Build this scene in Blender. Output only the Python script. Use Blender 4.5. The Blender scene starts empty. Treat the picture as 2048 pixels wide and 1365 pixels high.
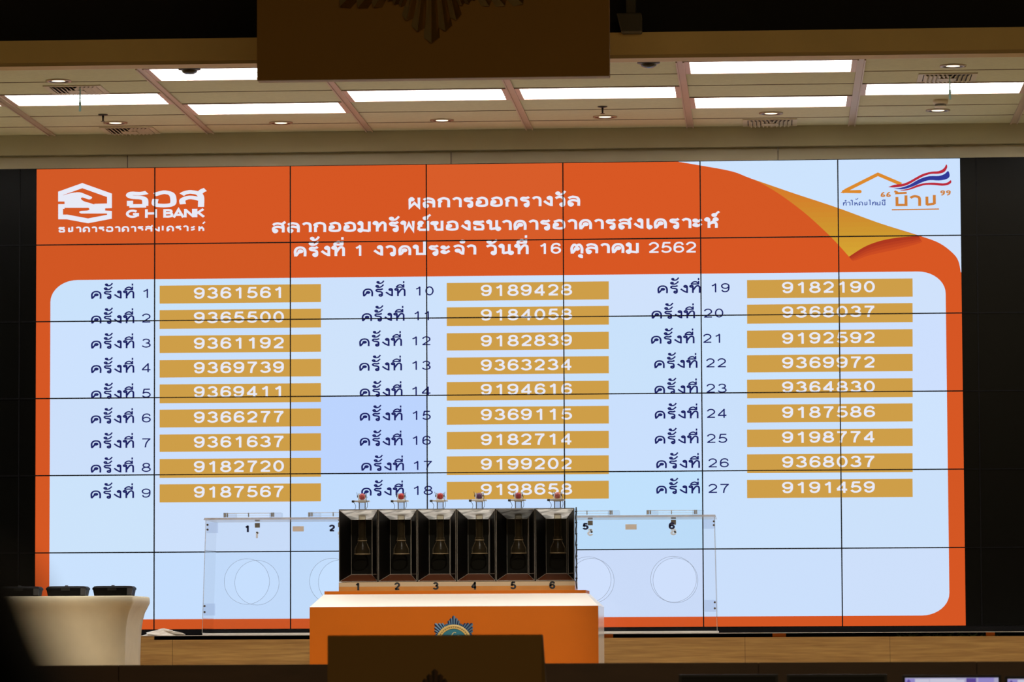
import bpy, bmesh, math, random
from mathutils import Matrix, Vector
random.seed(7)
SC = bpy.context.scene
COL = SC.collection

# ------------------------------------------------------------------ camera
EYE = 1.25
FPX = 8200.0
CAM = Vector((2.03674, -30.38278, EYE))
ROT = (Matrix.Rotation(0.06284, 3, 'Z') @ Matrix.Rotation(0.0735, 3, 'X') @ Matrix.Rotation(0.00453, 3, 'Y'))
cd = bpy.data.cameras.new('camera')
cd.sensor_width = 36.0
cd.lens = FPX / 2048 * 36.0
cd.clip_start = 0.1
cd.clip_end = 200
cd.dof.use_dof = True
cd.dof.focus_distance = 28.6
cd.dof.aperture_fstop = 4.0
cam = bpy.data.objects.new('camera', cd)
COL.objects.link(cam)
cam.matrix_world = Matrix.Translation(CAM) @ (ROT @ Matrix.Rotation(math.pi / 2, 3, 'X')).to_4x4()
SC.camera = cam

# ------------------------------------------------------------------ world, hall light, exposure
wd = bpy.data.worlds.new('hall_ambience')
SC.world = wd
wd.use_nodes = True
wd.node_tree.nodes['Background'].inputs[0].default_value = (1.0, 0.78, 0.45, 1)
wd.node_tree.nodes['Background'].inputs[1].default_value = 0.02
def area(name, loc, rot, sx, sy, power, col):
    l = bpy.data.lights.new(name, 'AREA')
    l.shape = 'RECTANGLE'; l.size = sx; l.size_y = sy; l.energy = power; l.color = col
    o = bpy.data.objects.new(name, l); COL.objects.link(o)
    o.location = loc; o.rotation_euler = rot
    return o
area('hall_lamp', (2.6, -20, 6.2), (math.radians(25), 0, 0), 8, 3, 300, (1.0, 0.76, 0.42))
def spot(name, loc, aim, power, deg, col=(1.0, .91, .77), size=.15):
    l = bpy.data.lights.new(name, 'SPOT'); l.energy = power; l.color = col; l.spot_size = math.radians(deg); l.spot_blend = .6; l.shadow_soft_size = size
    o = bpy.data.objects.new(name, l); COL.objects.link(o); o.location = loc
    o.rotation_euler = (Vector(aim) - Vector(loc)).to_track_quat('-Z', 'Y').to_euler()
# follow-spots of the hall, outside the frame
spot('stage_spot_podium', (1.2, -10.5, 7.0), (-.25, -3.0, 1.0), 2600, 17)
spot('stage_spot_table', (-1.6, -10.5, 7.0), (-3.7, -2.5, .9), 2300, 17)
SC.view_settings.view_transform = 'Standard'
SC.view_settings.look = 'None'
SC.view_settings.gamma = 1
SC.view_settings.exposure = 0.0
SC.view_settings.use_curve_mapping = False
SC.cycles.transparent_max_bounces = 32
SC.cycles.max_bounces = 10
SC.cycles.sample_clamp_indirect = 4.0
TROFFER = 12.0

# ------------------------------------------------------------------ pixel helpers: a photo pixel onto a real plane
def ray(px, py):
    return ROT @ Vector(((px - 1024) / FPX, 1.0, (682.5 - py) / FPX))
def at(px, py, Y):
    d = ray(px, py); return CAM + d * ((Y - CAM.y) / d.y)
def atz(px, py, Z):
    d = ray(px, py); return CAM + d * ((Z - CAM.z) / d.z)

ZS = EYE + 0.10685            # lower edge of the video wall's lit area
ZC = ZS + 3.72555             # ceiling
YW = 0.11282                  # rear wall
BX0, BS = 0.26227, 1.2        # ceiling rails
PW, PH = 1.0225, 0.578        # one display
STAGE = 0.80

# ------------------------------------------------------------------ materials
def srgb(r, g, b):
    def f(c):
        c /= 255.0
        return c / 12.92 if c <= 0.04045 else ((c + 0.055) / 1.055) ** 2.4
    return (f(r), f(g), f(b), 1)
MATS = {}
def mat(name, col, rough=0.6, metal=0.0, noise=0.0, nscale=8.0, bump=0.0, spec=0.5, stretch=None):
    if name in MATS: return MATS[name]
    m = bpy.data.materials.new(name); m.use_nodes = True
    nt = m.node_tree; b = nt.nodes['Principled BSDF']
    c = tuple(col) if len(col) == 4 else tuple(col) + (1,)
    b.inputs['Base Color'].default_value = c
    b.inputs['Roughness'].default_value = rough
    b.inputs['Metallic'].default_value = metal
    b.inputs['Specular IOR Level'].default_value = spec
    if noise or bump:
        tc = nt.nodes.new('ShaderNodeTexCoord'); mp = nt.nodes.new('ShaderNodeMapping')
        nt.links.new(tc.outputs['Object'], mp.inputs['Vector'])
        if stretch: mp.inputs['Scale'].default_value = stretch
        n = nt.nodes.new('ShaderNodeTexNoise'); n.inputs['Scale'].default_value = nscale; n.inputs['Detail'].default_value = 4
        nt.links.new(mp.outputs['Vector'], n.inputs['Vector'])
        if noise:
            r = nt.nodes.new('ShaderNodeValToRGB')
            r.color_ramp.elements[0].position = 0.3; r.color_ramp.elements[1].position = 0.7
            r.color_ramp.elements[0].color = tuple(x * (1 - noise) for x in c[:3]) + (1,)
            r.color_ramp.elements[1].color = tuple(min(1, x * (1 + noise)) for x in c[:3]) + (1,)
            nt.links.new(n.outputs['Fac'], r.inputs['Fac']); nt.links.new(r.outputs['Color'], b.inputs['Base Color'])
        if bump:
            bp = nt.nodes.new('ShaderNodeBump'); bp.inputs['Strength'].default_value = bump; bp.inputs['Distance'].default_value = 0.01
            nt.links.new(n.outputs['Fac'], bp.inputs['Height']); nt.links.new(bp.outputs['Normal'], b.inputs['Normal'])
    MATS[name] = m
    return m
def emit(name, col, s=1.0, tint=False):
    if name in MATS: return MATS[name]
    m = bpy.data.materials.new(name); m.use_nodes = True
    nt = m.node_tree; nt.nodes.clear()
    o = nt.nodes.new('ShaderNodeOutputMaterial'); e = nt.nodes.new('ShaderNodeEmission')
    e.inputs['Color'].default_value = tuple(col[:3]) + (1,); e.inputs['Strength'].default_value = s
    if tint:                                   # each display has its own white balance
        oi = nt.nodes.new('ShaderNodeObjectInfo'); mx = nt.nodes.new('ShaderNodeMix'); mx.data_type = 'RGBA'; mx.blend_type = 'MULTIPLY'
        mx.inputs[0].default_value = 1.0
        mx.inputs[6].default_value = tuple(col[:3]) + (1,)
        nt.links.new(oi.outputs['Color'], mx.inputs[7]); nt.links.new(mx.outputs[2], e.inputs['Color'])
    nt.links.new(e.outputs[0], o.inputs[0])
    MATS[name] = m
    return m
def clear(name, tint=(1, 1, 1), ior=1.45, diff=0.0, dcol=(1, 1, 1), rough=0.02):
    """clear sheet plastic: see-through, Fresnel gloss, a little dust"""
    if name in MATS: return MATS[name]
    m = bpy.data.materials.new(name); m.use_nodes = True
    nt = m.node_tree; nt.nodes.clear()
    o = nt.nodes.new('ShaderNodeOutputMaterial')
    t = nt.nodes.new('ShaderNodeBsdfTransparent'); t.inputs[0].default_value = tuple(tint) + (1,)
    g = nt.nodes.new('ShaderNodeBsdfGlossy'); g.inputs['Roughness'].default_value = rough
    f = nt.nodes.new('ShaderNodeFresnel'); f.inputs['IOR'].default_value = ior
    x = nt.nodes.new('ShaderNodeMixShader')
    nt.links.new(f.outputs[0], x.inputs[0]); nt.links.new(t.outputs[0], x.inputs[1]); nt.links.new(g.outputs[0], x.inputs[2])
    out = x
    if diff:
        d = nt.nodes.new('ShaderNodeBsdfDiffuse'); d.inputs[0].default_value = tuple(dcol) + (1,)
        x2 = nt.nodes.new('ShaderNodeMixShader'); x2.inputs[0].default_value = diff
        nt.links.new(x.outputs[0], x2.inputs[1]); nt.links.new(d.outputs[0], x2.inputs[2]); out = x2
    nt.links.new(out.outputs[0], o.inputs[0])
    MATS[name] = m
    return m
def film(name, c1, c2, scale, stretch=(1, 1, 1)):
    '''thin translucent sheet with streaks'''
    m = bpy.data.materials.new(name); m.use_nodes = True; nt = m.node_tree; nt.nodes.clear()
    o = nt.nodes.new('ShaderNodeOutputMaterial'); t = nt.nodes.new('ShaderNodeBsdfTranslucent'); d = nt.nodes.new('ShaderNodeBsdfDiffuse'); x = nt.nodes.new('ShaderNodeMixShader'); x.inputs[0].default_value = .25
    if c1 == c2: t.inputs[0].default_value = c1 + (1,)
    else:
        tc = nt.nodes.new('ShaderNodeTexCoord'); mp = nt.nodes.new('ShaderNodeMapping'); mp.inputs['Scale'].default_value = stretch
        n = nt.nodes.new('ShaderNodeTexNoise'); n.inputs['Scale'].default_value = scale; n.inputs['Distortion'].default_value = 1.2
        r = nt.nodes.new('ShaderNodeValToRGB'); r.color_ramp.elements[0].position = .40; r.color_ramp.elements[1].position = .56
        r.color_ramp.elements[0].color = c1 + (1,); r.color_ramp.elements[1].color = c2 + (1,)
        nt.links.new(tc.outputs['Object'], mp.inputs[0]); nt.links.new(mp.outputs[0], n.inputs['Vector']); nt.links.new(n.outputs['Fac'], r.inputs[0]); nt.links.new(r.outputs[0], t.inputs[0])
    d.inputs[0].default_value = c2 + (1,)
    nt.links.new(t.outputs[0], x.inputs[1]); nt.links.new(d.outputs[0], x.inputs[2]); nt.links.new(x.outputs[0], o.inputs[0])
    MATS[name] = m; return m
def wood(name, c1, c2):
    m = bpy.data.materials.new(name); m.use_nodes = True
    nt = m.node_tree; b = nt.nodes['Principled BSDF']; b.inputs['Roughness'].default_value = 0.5
    tc = nt.nodes.new('ShaderNodeTexCoord'); mp = nt.nodes.new('ShaderNodeMapping'); mp.inputs['Scale'].default_value = (0.45, 3.0, 8.0)
    n = nt.nodes.new('ShaderNodeTexNoise'); n.inputs['Scale'].default_value = 2.2; n.inputs['Detail'].default_value = 6; n.inputs['Distortion'].default_value = 1.6
    n2 = nt.nodes.new('ShaderNodeTexNoise'); n2.inputs['Scale'].default_value = 9.0; n2.inputs['Detail'].default_value = 5
    ad = nt.nodes.new('ShaderNodeMath'); ad.operation = 'ADD'
    ml = nt.nodes.new('ShaderNodeMath'); ml.operation = 'MULTIPLY'; ml.inputs[1].default_value = 0.5
    r = nt.nodes.new('ShaderNodeValToRGB')
    r.color_ramp.elements[0].position = 0.35; r.color_ramp.elements[1].position = 0.62
    r.color_ramp.elements[0].color = c1 + (1,); r.color_ramp.elements[1].color = c2 + (1,)
    nt.links.new(tc.outputs['Object'], mp.inputs[0]); nt.links.new(mp.outputs[0], n.inputs['Vector']); nt.links.new(mp.outputs[0], n2.inputs['Vector'])
    nt.links.new(n.outputs['Fac'], ad.inputs[0]); nt.links.new(n2.outputs['Fac'], ad.inputs[1]); nt.links.new(ad.outputs[0], ml.inputs[0])
    nt.links.new(ml.outputs[0], r.inputs[0]); nt.links.new(r.outputs[0], b.inputs['Base Color'])
    MATS[name] = m
    return m

# ------------------------------------------------------------------ mesh builder
class MB:
    def __init__(s): s.v = []; s.f = []; s.m = []
    def face(s, pts, mi=0):
        i = len(s.v); s.v += [tuple(p) for p in pts]; s.f.append(tuple(range(i, i + len(pts)))); s.m.append(mi)
    def mesh(s, vs, fs, mi=0):
        i = len(s.v); s.v += [tuple(p) for p in vs]
        for f in fs: s.f.append(tuple(i + k for k in f)); s.m.append(mi)
    def box(s, x0, x1, y0, y1, z0, z1, mi=0):
        s.mesh([(x0, y0, z0), (x1, y0, z0), (x1, y1, z0), (x0, y1, z0), (x0, y0, z1), (x1, y0, z1), (x1, y1, z1), (x0, y1, z1)],
               [(0, 3, 2, 1), (4, 5, 6, 7), (0, 1, 5, 4), (1, 2, 6, 5), (2, 3, 7, 6), (3, 0, 4, 7)], mi)
    def loft(s, rings, mi=0, cap=True, close=True):
        n = len(rings[0]); vs = [p for r in rings for p in r]; fs = []
        for a in range(len(rings) - 1):
            for k in range(n if close else n - 1):
                k2 = (k + 1) % n
                fs.append((a * n + k, a * n + k2, (a + 1) * n + k2, (a + 1) * n + k))
        if cap:
            fs.append(tuple(range(n - 1, -1, -1))); fs.append(tuple((len(rings) - 1) * n + k for k in range(n)))
        s.mesh(vs, fs, mi)
    def cyl(s, p0, p1, r0, r1=None, n=20, mi=0, cap=True):
        r1 = r0 if r1 is None else r1
        p0 = Vector(p0); p1 = Vector(p1); d = (p1 - p0).normalized()
        a = d.orthogonal().normalized(); b = d.cross(a)
        R = lambda p, r: [p + a * r * math.cos(2 * math.pi * k / n) + b * r * math.sin(2 * math.pi * k / n) for k in range(n)]
        s.loft([R(p0, r0), R(p1, r1)], mi, cap)
    def lathe(s, c, prof, n=24, mi=0, axis='Z', cap=False):
        c = Vector(c); rings = []
        for r, h in prof:
            ring = []
            for k in range(n):
                a = 2 * math.pi * k / n
                if axis == 'Z': ring.append(c + Vector((r * math.cos(a), r * math.sin(a), h)))
                else: ring.append(c + Vector((r * math.cos(a), -h, r * math.sin(a))))
            rings.append(ring)
        s.loft(rings, mi, cap)
    def tube(s, pts, r, n=8, mi=0):
        pts = [Vector(p) for p in pts]; rings = []
        up = Vector((0.3, 1, 0.2)).normalized()
        for i, p in enumerate(pts):
            d = (pts[min(i + 1, len(pts) - 1)] - pts[max(i - 1, 0)]).normalized()
            a = d.cross(up).normalized(); b = d.cross(a)
            rings.append([p + a * r * math.cos(2 * math.pi * k / n) + b * r * math.sin(2 * math.pi * k / n) for k in range(n)])
        s.loft(rings, mi)
    def build(s, name, mats, parent=None, smooth=False, label=None, kind=None, recalc=True):
        me = bpy.data.meshes.new(name)
        org = Vector(parent['_o']) if parent is not None else Vector((0, 0, 0))
        me.from_pydata([tuple(Vector(p) - org) for p in s.v], [], s.f)
        mats = mats if isinstance(mats, (list, tuple)) else [mats]
        for m in mats: me.materials.append(m)
        for p, i in zip(me.polygons, s.m): p.material_index = i
        if recalc:
            bm = bmesh.new(); bm.from_mesh(me)
            bmesh.ops.recalc_face_normals(bm, faces=bm.faces); bm.to_mesh(me); bm.free()
        if smooth:
            for p in me.polygons: p.use_smooth = True
        me.update()
        o = bpy.data.objects.new(name, me); COL.objects.link(o)
        o['_o'] = tuple(org)
        if parent is not None: o.parent = parent
        if label: o['label'] = label
        if kind: o['kind'] = kind
        return o
def bevel(o, w=0.01, seg=2):
    m = o.modifiers.new('soft_edge', 'BEVEL'); m.width = w; m.segments = seg; m.limit_method = 'ANGLE'
    return o
def thing(name, label, cat, loc, group=None):
    o = bpy.data.objects.new(name, None); COL.objects.link(o)
    o.location = loc; o.empty_display_size = 0.1
    o['_o'] = tuple(loc); o['label'] = label; o['category'] = cat
    if group: o['group'] = group
    return o
def tag(o, label, cat, group=None, kind=None):
    o['label'] = label; o['category'] = cat
    if group: o['group'] = group
    if kind: o['kind'] = kind
    return o
def struct(mb, name, mats, parent=None, **k):
    o = mb.build(name, mats, parent, **k); o['kind'] = 'structure'; return o
def dup(root, loc, label=None, group=None):
    r = root.copy(); COL.objects.link(r); r.location = loc
    if label: r['label'] = label
    if group: r['group'] = group
    def kids(a, b):
        for ch in list(a.children):
            c = ch.copy(); COL.objects.link(c); c.parent = b; kids(ch, c)
    kids(root, r)
    return r

# ------------------------------------------------------------------ stroke lettering
def circ(cx, cy, r, r2=None, a0=0, a1=360, n=18):
    r2 = r if r2 is None else r2
    return [(cx + r * math.cos(math.radians(a0 + (a1 - a0) * i / n)), cy + r2 * math.sin(math.radians(a0 + (a1 - a0) * i / n))) for i in range(n + 1)]
def smooth(p, n=6):
    out = []
    for i in range(len(p) - 1):
        p0 = p[max(i - 1, 0)]; p1 = p[i]; p2 = p[i + 1]; p3 = p[min(i + 2, len(p) - 1)]
        for k in range(n):
            t = k / n
            out.append(tuple(0.5 * ((2 * p1[j]) + (-p0[j] + p2[j]) * t + (2 * p0[j] - 5 * p1[j] + 4 * p2[j] - p3[j]) * t * t
                                    + (-p0[j] + 3 * p1[j] - 3 * p2[j] + p3[j]) * t ** 3) for j in (0, 1)))
    out.append(p[-1]); return out
L = lambda *p: ('L', list(p))
S = lambda *p: ('L', smooth(list(p)))
O = lambda cx, cy, r=0.10: ('O', circ(cx, cy, r))          # Thai head loop
E = lambda cx, cy, rx, ry: ('E', circ(cx, cy, rx, ry, n=28))
A = lambda cx, cy, rx, ry, a0, a1: ('L', circ(cx, cy, rx, ry, a0, a1, 22))
G = {
 '0': (0.70, [E(.35, .5, .27, .435)]),
 '1': (0.70, [L((.43, 0), (.43, .93)), S((.45, .97), (.34, .83), (.15, .71))]),
 '2': (0.70, [('L', circ(.345, .665, .265, .27, 170, -28, 18) + [(.40, .36), (.09, .07)]), L((.05, .065), (.65, .065))]),
 '3': (0.70, [A(.34, .72, .24, .215, 165, -95), A(.34, .285, .285, .222, 95, -165)]),
 '4': (0.72, [L((.50, 0), (.50, .98)), L((.53, .955), (.06, .30)), L((.03, .27), (.68, .27))]),
 '5': (0.70, [L((.62, .93), (.17, .93)), L((.20, .96), (.12, .46)), A(.34, .325, .29, .265, 150, -158)]),
 '6': (0.70, [E(.36, .315, .275, .25), S((.615, .72), (.55, .88), (.38, .938), (.20, .87), (.10, .66), (.083, .36))]),
 '7': (0.70, [L((.05, .93), (.66, .93)), S((.63, .93), (.46, .70), (.33, .38), (.28, 0))]),
 '8': (0.70, [E(.35, .725, .23, .21), E(.35, .28, .285, .225)]),
 '9': (0.70, [E(.34, .685, .275, .25), S((.085, .28), (.15, .12), (.32, .062), (.50, .13), (.60, .34), (.617, .64))]),
 'ค': (.76, [O(.40, .50), L((.32, .44), (.10, .02)), S((.10, 0), (.08, .55), (.20, .86), (.39, .94), (.58, .86), (.69, .55), (.69, 0))]),
 'ด': (.76, [O(.36, .50), S((.28, .42), (.22, .2), (.10, .03)), S((.10, 0), (.08, .55), (.20, .86), (.39, .94), (.58, .86), (.69, .55), (.69, 0))]),
 'ต': (.78, [O(.40, .48), L((.32, .42), (.10, .02)), S((.10, 0), (.08, .55), (.18, .88), (.28, .92), (.39, .80), (.50, .92), (.60, .88), (.71, .55), (.71, 0))]),
 'ร': (.60, [S((.56, .97), (.40, .88), (.18, .90), (.09, .77), (.18, .63), (.38, .58), (.50, .46), (.51, .12)), O(.41, .11)]),
 'ธ': (.70, [S((.66, .95), (.44, .88), (.16, .90), (.09, .76), (.20, .65), (.48, .60), (.60, .46), (.61, .05)), L((.64, .055), (.10, .055)), L((.12, .05), (.12, .40))]),
 'ง': (.56, [O(.39, .86), L((.50, .88), (.50, 0)), S((.50, .05), (.30, .20), (.05, .52))]),
 'ท': (.76, [O(.12, .87), L((.22, .90), (.22, 0)), S((.22, .30), (.42, .80), (.56, .94), (.67, .84), (.70, .65), (.70, 0))]),
 'พ': (.80, [O(.12, .87), L((.22, .90), (.22, .02), (.46, .80), (.72, .02), (.72, 1))]),
 'ผ': (.74, [O(.21, .87), L((.10, .90), (.10, .02), (.38, .46), (.66, .02), (.66, 1))]),
 'น': (.76, [O(.12, .87), L((.22, .90), (.22, .04)), L((.20, .06), (.58, .16)), O(.67, .11), L((.58, 1), (.58, .10))]),
 'ม': (.76, [O(.12, .87), L((.22, .90), (.22, .12)), O(.12, .11), L((.20, .10), (.66, .03)), L((.66, 0), (.66, 1))]),
 'บ': (.74, [O(.12, .87), L((.22, .90), (.22, .06), (.66, .06), (.66, 1))]),
 'ป': (.74, [O(.12, .87), L((.22, .90), (.22, .06), (.66, .06), (.66, 1.42))]),
 'ข': (.70, [O(.09, .80), S((.16, .90), (.32, .88), (.30, .72), (.20, .62), (.20, .50), (.24, .30), (.24, .06)), L((.24, .06), (.62, .06), (.62, 1))]),
 'ย': (.72, [O(.21, .85), S((.11, .88), (.11, .66), (.30, .54)), S((.30, .54), (.11, .44), (.10, .06)), L((.10, .06), (.64, .06), (.64, 1))]),
 'ก': (.76, [S((.12, 0), (.12, .48), (.20, .60), (.07, .74), (.20, .90), (.40, .95), (.60, .86), (.68, .62), (.68, 0))]),
 'า': (.52, [S((.04, .78), (.14, .91), (.27, .95), (.42, .88), (.48, .66), (.48, 0))]),
 'อ': (.74, [O(.19, .48), S((.10, .50), (.09, .14), (.37, .055), (.64, .14), (.67, .52), (.60, .84), (.36, .95), (.07, .80))]),
 'ล': (.76, [S((.06, .78), (.18, .91), (.36, .95), (.58, .86), (.68, .60), (.68, 0)), O(.20, .12), S((.10, .13), (.09, .42), (.28, .58), (.50, .54), (.68, .42))]),
 'ส': (.76, [S((.06, .78), (.18, .91), (.36, .95), (.58, .86), (.68, .60), (.68, 0)), O(.20, .12), S((.10, .13), (.09, .42), (.28, .58), (.50, .54), (.68, .42)), S((.58, .80), (.68, .95), (.82, 1.04))]),
 'ว': (.62, [S((.05, .80), (.16, .92), (.32, .95), (.48, .86), (.55, .62), (.55, .12)), O(.45, .11)]),
 'จ': (.66, [S((.05, .80), (.16, .92), (.34, .95), (.52, .86), (.60, .62), (.58, 0)), L((.58, .04), (.34, .30)), O(.27, .40)]),
 'ห': (.76, [O(.12, .87), L((.22, .90), (.22, 0)), L((.22, .32), (.58, .80)), O(.62, .87), S((.40, .52), (.58, .52), (.66, .36), (.66, 0))]),
 'เ': (.34, [L((.14, 1), (.14, .10)), O(.24, .11)]),
 'ะ': (.56, [O(.12, .78, .09), S((.10, .68), (.26, .66), (.50, .90)), O(.12, .28, .09), S((.10, .18), (.26, .16), (.50, .40))]),
 'ไ': (.36, [S((.08, 1.36), (.22, 1.42), (.26, 1.25), (.26, .05)), L((.08, 1.36), (.02, 1.28))]),
 'ใ': (.36, [S((.04, 1.22), (.06, 1.42), (.22, 1.40), (.26, 1.15), (.26, .05))]),
 # combining marks: drawn back over the consonant before them
 '\u0e31': (0, [O(-.42, 1.28, .085), S((-.49, 1.20), (-.34, 1.13), (-.14, 1.20), (.04, 1.48))]),
 '\u0e35': (0, [S((-.58, 1.13), (-.44, 1.36), (-.24, 1.42), (-.05, 1.18)), L((-.60, 1.13), (0, 1.13)), L((-.05, 1.13), (-.05, 1.50))]),
 '\u0e48': (0, [L((-.05, 1.62), (-.05, 1.88))]),
 '\u0e49': (0, [O(-.36, 1.78, .07), S((-.42, 1.71), (-.26, 1.63), (-.08, 1.70), (.06, 1.96))]),
 '\u0e4c': (0, [O(-.20, 1.27, .10), S((-.10, 1.27), (-.06, 1.42), (.10, 1.62))]),
 '\u0e4d': (0, [O(-.10, 1.30, .10)]),
 '~': (0, [L((-.62, 1.40), (-.50, 1.30), (-.52, 1.20), (-.02, 1.24))]),
 '\u0e38': (0, [O(-.14, -.24, .08), L((-.06, -.20), (-.06, -.46))]),
 'H': (.78, [L((.09, 0), (.09, 1)), L((.69, 0), (.69, 1)), L((.09, .52), (.69, .52))]),
 'G': (.84, [A(.43, .5, .36, .43, 42, 330), L((.46, .45), (.78, .45), (.78, .14))]),
 'B': (.72, [L((.10, 0), (.10, 1)), S((.10, .94), (.42, .94), (.58, .86), (.58, .62), (.42, .53), (.10, .53)), S((.10, .53), (.46, .53), (.63, .42), (.63, .16), (.46, .06), (.10, .06))]),
 'A': (.80, [L((.04, 0), (.40, .97), (.76, 0)), L((.18, .28), (.62, .28))]),
 'N': (.78, [L((.09, 0), (.09, 1)), L((.09, .96), (.69, .04)), L((.69, 0), (.69, 1))]),
 'K': (.74, [L((.09, 0), (.09, 1)), L((.64, .98), (.12, .44)), L((.26, .56), (.68, .02))]),
 '\u201c': (.44, [('O', circ(.09, 0.06, .06)), S((.035, .04), (.05, .18), (.14, .28)), ('O', circ(.30, 0.06, .06)), S((.245, .04), (.26, .18), (.35, .28))]),
 '\u201d': (.44, [('O', circ(.09, 0.22, .06)), S((.145, .24), (.13, .10), (.04, 0)), ('O', circ(.30, 0.22, .06)), S((.355, .24), (.34, .10), (.25, 0))]),
 ' ': (.40, []),
}
def ribbon(mb, pts, w, to, closed=False, mi=0):
    P = [pts[0]]
    for p in pts[1:]:
        if abs(p[0] - P[-1][0]) + abs(p[1] - P[-1][1]) > 1e-5: P.append(p)
    if closed: P = P[:-1] if abs(P[0][0] - P[-1][0]) + abs(P[0][1] - P[-1][1]) < 1e-4 else P
    n = len(P); l = []; r = []
    for i in range(n):
        a = P[(i - 1) % n] if (i > 0 or closed) else None
        b = P[(i + 1) % n] if (i < n - 1 or closed) else None
        def dirn(p, q):
            d = (q[0] - p[0], q[1] - p[1]); m = math.hypot(*d) or 1; return (d[0] / m, d[1] / m)
        d1 = dirn(a, P[i]) if a else None; d2 = dirn(P[i], b) if b else None
        d1 = d1 or d2; d2 = d2 or d1
        nx, ny = -(d1[1] + d2[1]), d1[0] + d2[0]; m = math.hypot(nx, ny)
        if m < 1e-4: nx, ny = -d1[1], d1[0]; m = 1
        nx /= m; ny /= m
        k = 1 / max(0.42, nx * -d1[1] + ny * d1[0])
        l.append((P[i][0] + nx * w / 2 * k, P[i][1] + ny * w / 2 * k)); r.append((P[i][0] - nx * w / 2 * k, P[i][1] - ny * w / 2 * k))
    for i in range(n if closed else n - 1):
        j = (i + 1) % n
        mb.face([to(l[i]), to(r[i]), to(r[j]), to(l[j])], mi)
def layout(txt, gap=0.2):
    """glyph strokes with pen positions, and the natural width"""
    txt = txt.replace('\u0e33', '\u0e4d\u0e32'); out = []; x = 0
    prev = None
    for ch in txt:
        w, st = G[ch]
        if w == 0: out.append((x - gap - (.08 if prev in 'ทพ' else 0.02) + (0.02 if ch == '\u0e4d' else 0), ch))
        else:
            out.append((x, ch)); x += w + gap; prev = ch
    return out, x - gap
def letters(mb, txt, X0, Z0, wid, hgt, weight, Y, loops=True, gap=0.2, mirror=False, mi=0, rot=0.0, an=1.25):
    out, nat = layout(txt, gap); sx = wid / nat
    cz, sz_ = math.cos(rot), math.sin(rot)
    for x, ch in out:
        for kind, pts in G[ch][1]:
            if kind == 'O' and not loops and not (ch in '\u0e4d\u201c\u201d'): continue
            def to(p):
                u = p[0] * an; v = p[1]
                if mirror: u = wid - u
                return (X0 + u * cz - v * sz_, Y, Z0 + u * sz_ + v * cz)
            h2 = weight / 2
            def vm(v):
                if v <= 0 or v >= 1: return v
                if v < .06: return v / .06 * h2
                if v > .94: return 1 - (1 - v) / .06 * h2
                return h2 + (v - .06) / .88 * (1 - weight)
            q = [((x + a) * sx / an, vm(b) * hgt) for a, b in pts]
            ribbon(mb, q, weight * hgt * (.85 if G[ch][0] == 0 else 1), to, closed=kind in 'OE', mi=mi)
def text_px(name, txt, xl, xr, yb, h, weight, Y, m, parent, loops=True, gap=0.2, slope=0.0, label=None, **k):
    """lettering between two photo pixels, standing on the plane at depth Y"""
    a = at(xl, yb, Y); b = at(xr, yb + slope * (xr - xl), Y); c = at(xl, yb - h, Y)
    mb = MB(); letters(mb, txt, a.x, a.z, b.x - a.x, c.z - a.z, weight, Y, loops, gap, **k)
    return mb.build(name, m, parent, recalc=False, label=label)
def slope_at(y): return -0.0119 + (y - 330) * 0.0000103      # how level lines run in the photo

# ------------------------------------------------------------------ palette
M_CEIL = mat('cream_ceiling_tile', (.58, .57, .35), .85, noise=.04, nscale=30, bump=.15)
M_RAIL = mat('painted_ceiling_rail', (.50, .40, .29), .4)
M_GROOVE = mat('tile_joint_shadow_gap', (.26, .20, .135), .9)
M_WALL = mat('beige_wall_paint', (.86, .77, .54), .8, noise=.03, nscale=3)
M_OCHRE = mat('ochre_beam_paint', (.80, .57, .20), .6, noise=.05, nscale=2)
M_VOID = mat('black_upper_wall', (.012, .010, .008), .9)
M_PALE = mat('pale_soffit_paint', (.80, .74, .66), .5, noise=.05, nscale=6)
M_BEZEL = mat('black_display_bezel', (.002, .002, .003), .45, spec=.15)
M_OFF = mat('unlit_black_screen', (.0015, .0015, .0012), .30, spec=.11)
M_WHITEL = mat('white_laminate', (.86, .85, .82), .18)
M_ORANGEL = mat('orange_laminate', (.53, .124, .0025), .5, noise=.02, nscale=3, spec=.2)
M_BLACKP = mat('black_plastic', (.0045, .004, .0045), .5, bump=.05, nscale=60, spec=.10)
M_STEEL = mat('brushed_steel', (.55, .55, .53), .3, 1.0)
M_DARKM = mat('dark_metal_fitting', (.05, .045, .04), .4, .6)
M_CLOTH = mat('cream_stretch_cloth', (.65, .58, .42), .85, noise=.03, nscale=12, bump=.08)
M_ACR = clear('clear_acrylic', (.985, .99, 1.0), 1.3)
M_ACRE = clear('clear_acrylic_edge', (.93, .93, .93), 1.5, .35, (.85, .78, .68))
M_NAVY = mat('navy_sticker', (.012, .018, .09), .5)
M_TAN = None

# ------------------------------------------------------------------ setting: floor, stage, walls, ceiling
mb = MB(); mb.box(-11, 11, -33, -2.2 - 6.2, -.1, 0); struct(mb, 'floor', mat('hall_carpet', (.10, .06, .035), .9, noise=.2, nscale=40))
mb = MB(); mb.box(-7.4, 7.4, -8.2, .3, 0, STAGE); struct(mb, 'floor_stage', mat('stage_floor_wood', (.42, .27, .13), .35, noise=.1, nscale=6, stretch=(1, 8, 1)))
mb = MB()
mb.box(-7.4, 7.4, YW, YW + .2, STAGE, ZC + .1)                              # rear wall
struct(mb, 'wall_rear', M_WALL)
for sx, nm in ((-1, 'wall_left'), (1, 'wall_right')):
    mb = MB(); x = sx * 7.4
    mb.box(min(x, x + sx * .2), max(x, x + sx * .2), -8.2, YW + .2, 0, ZC + .1); struct(mb, nm, M_WALL)
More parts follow.
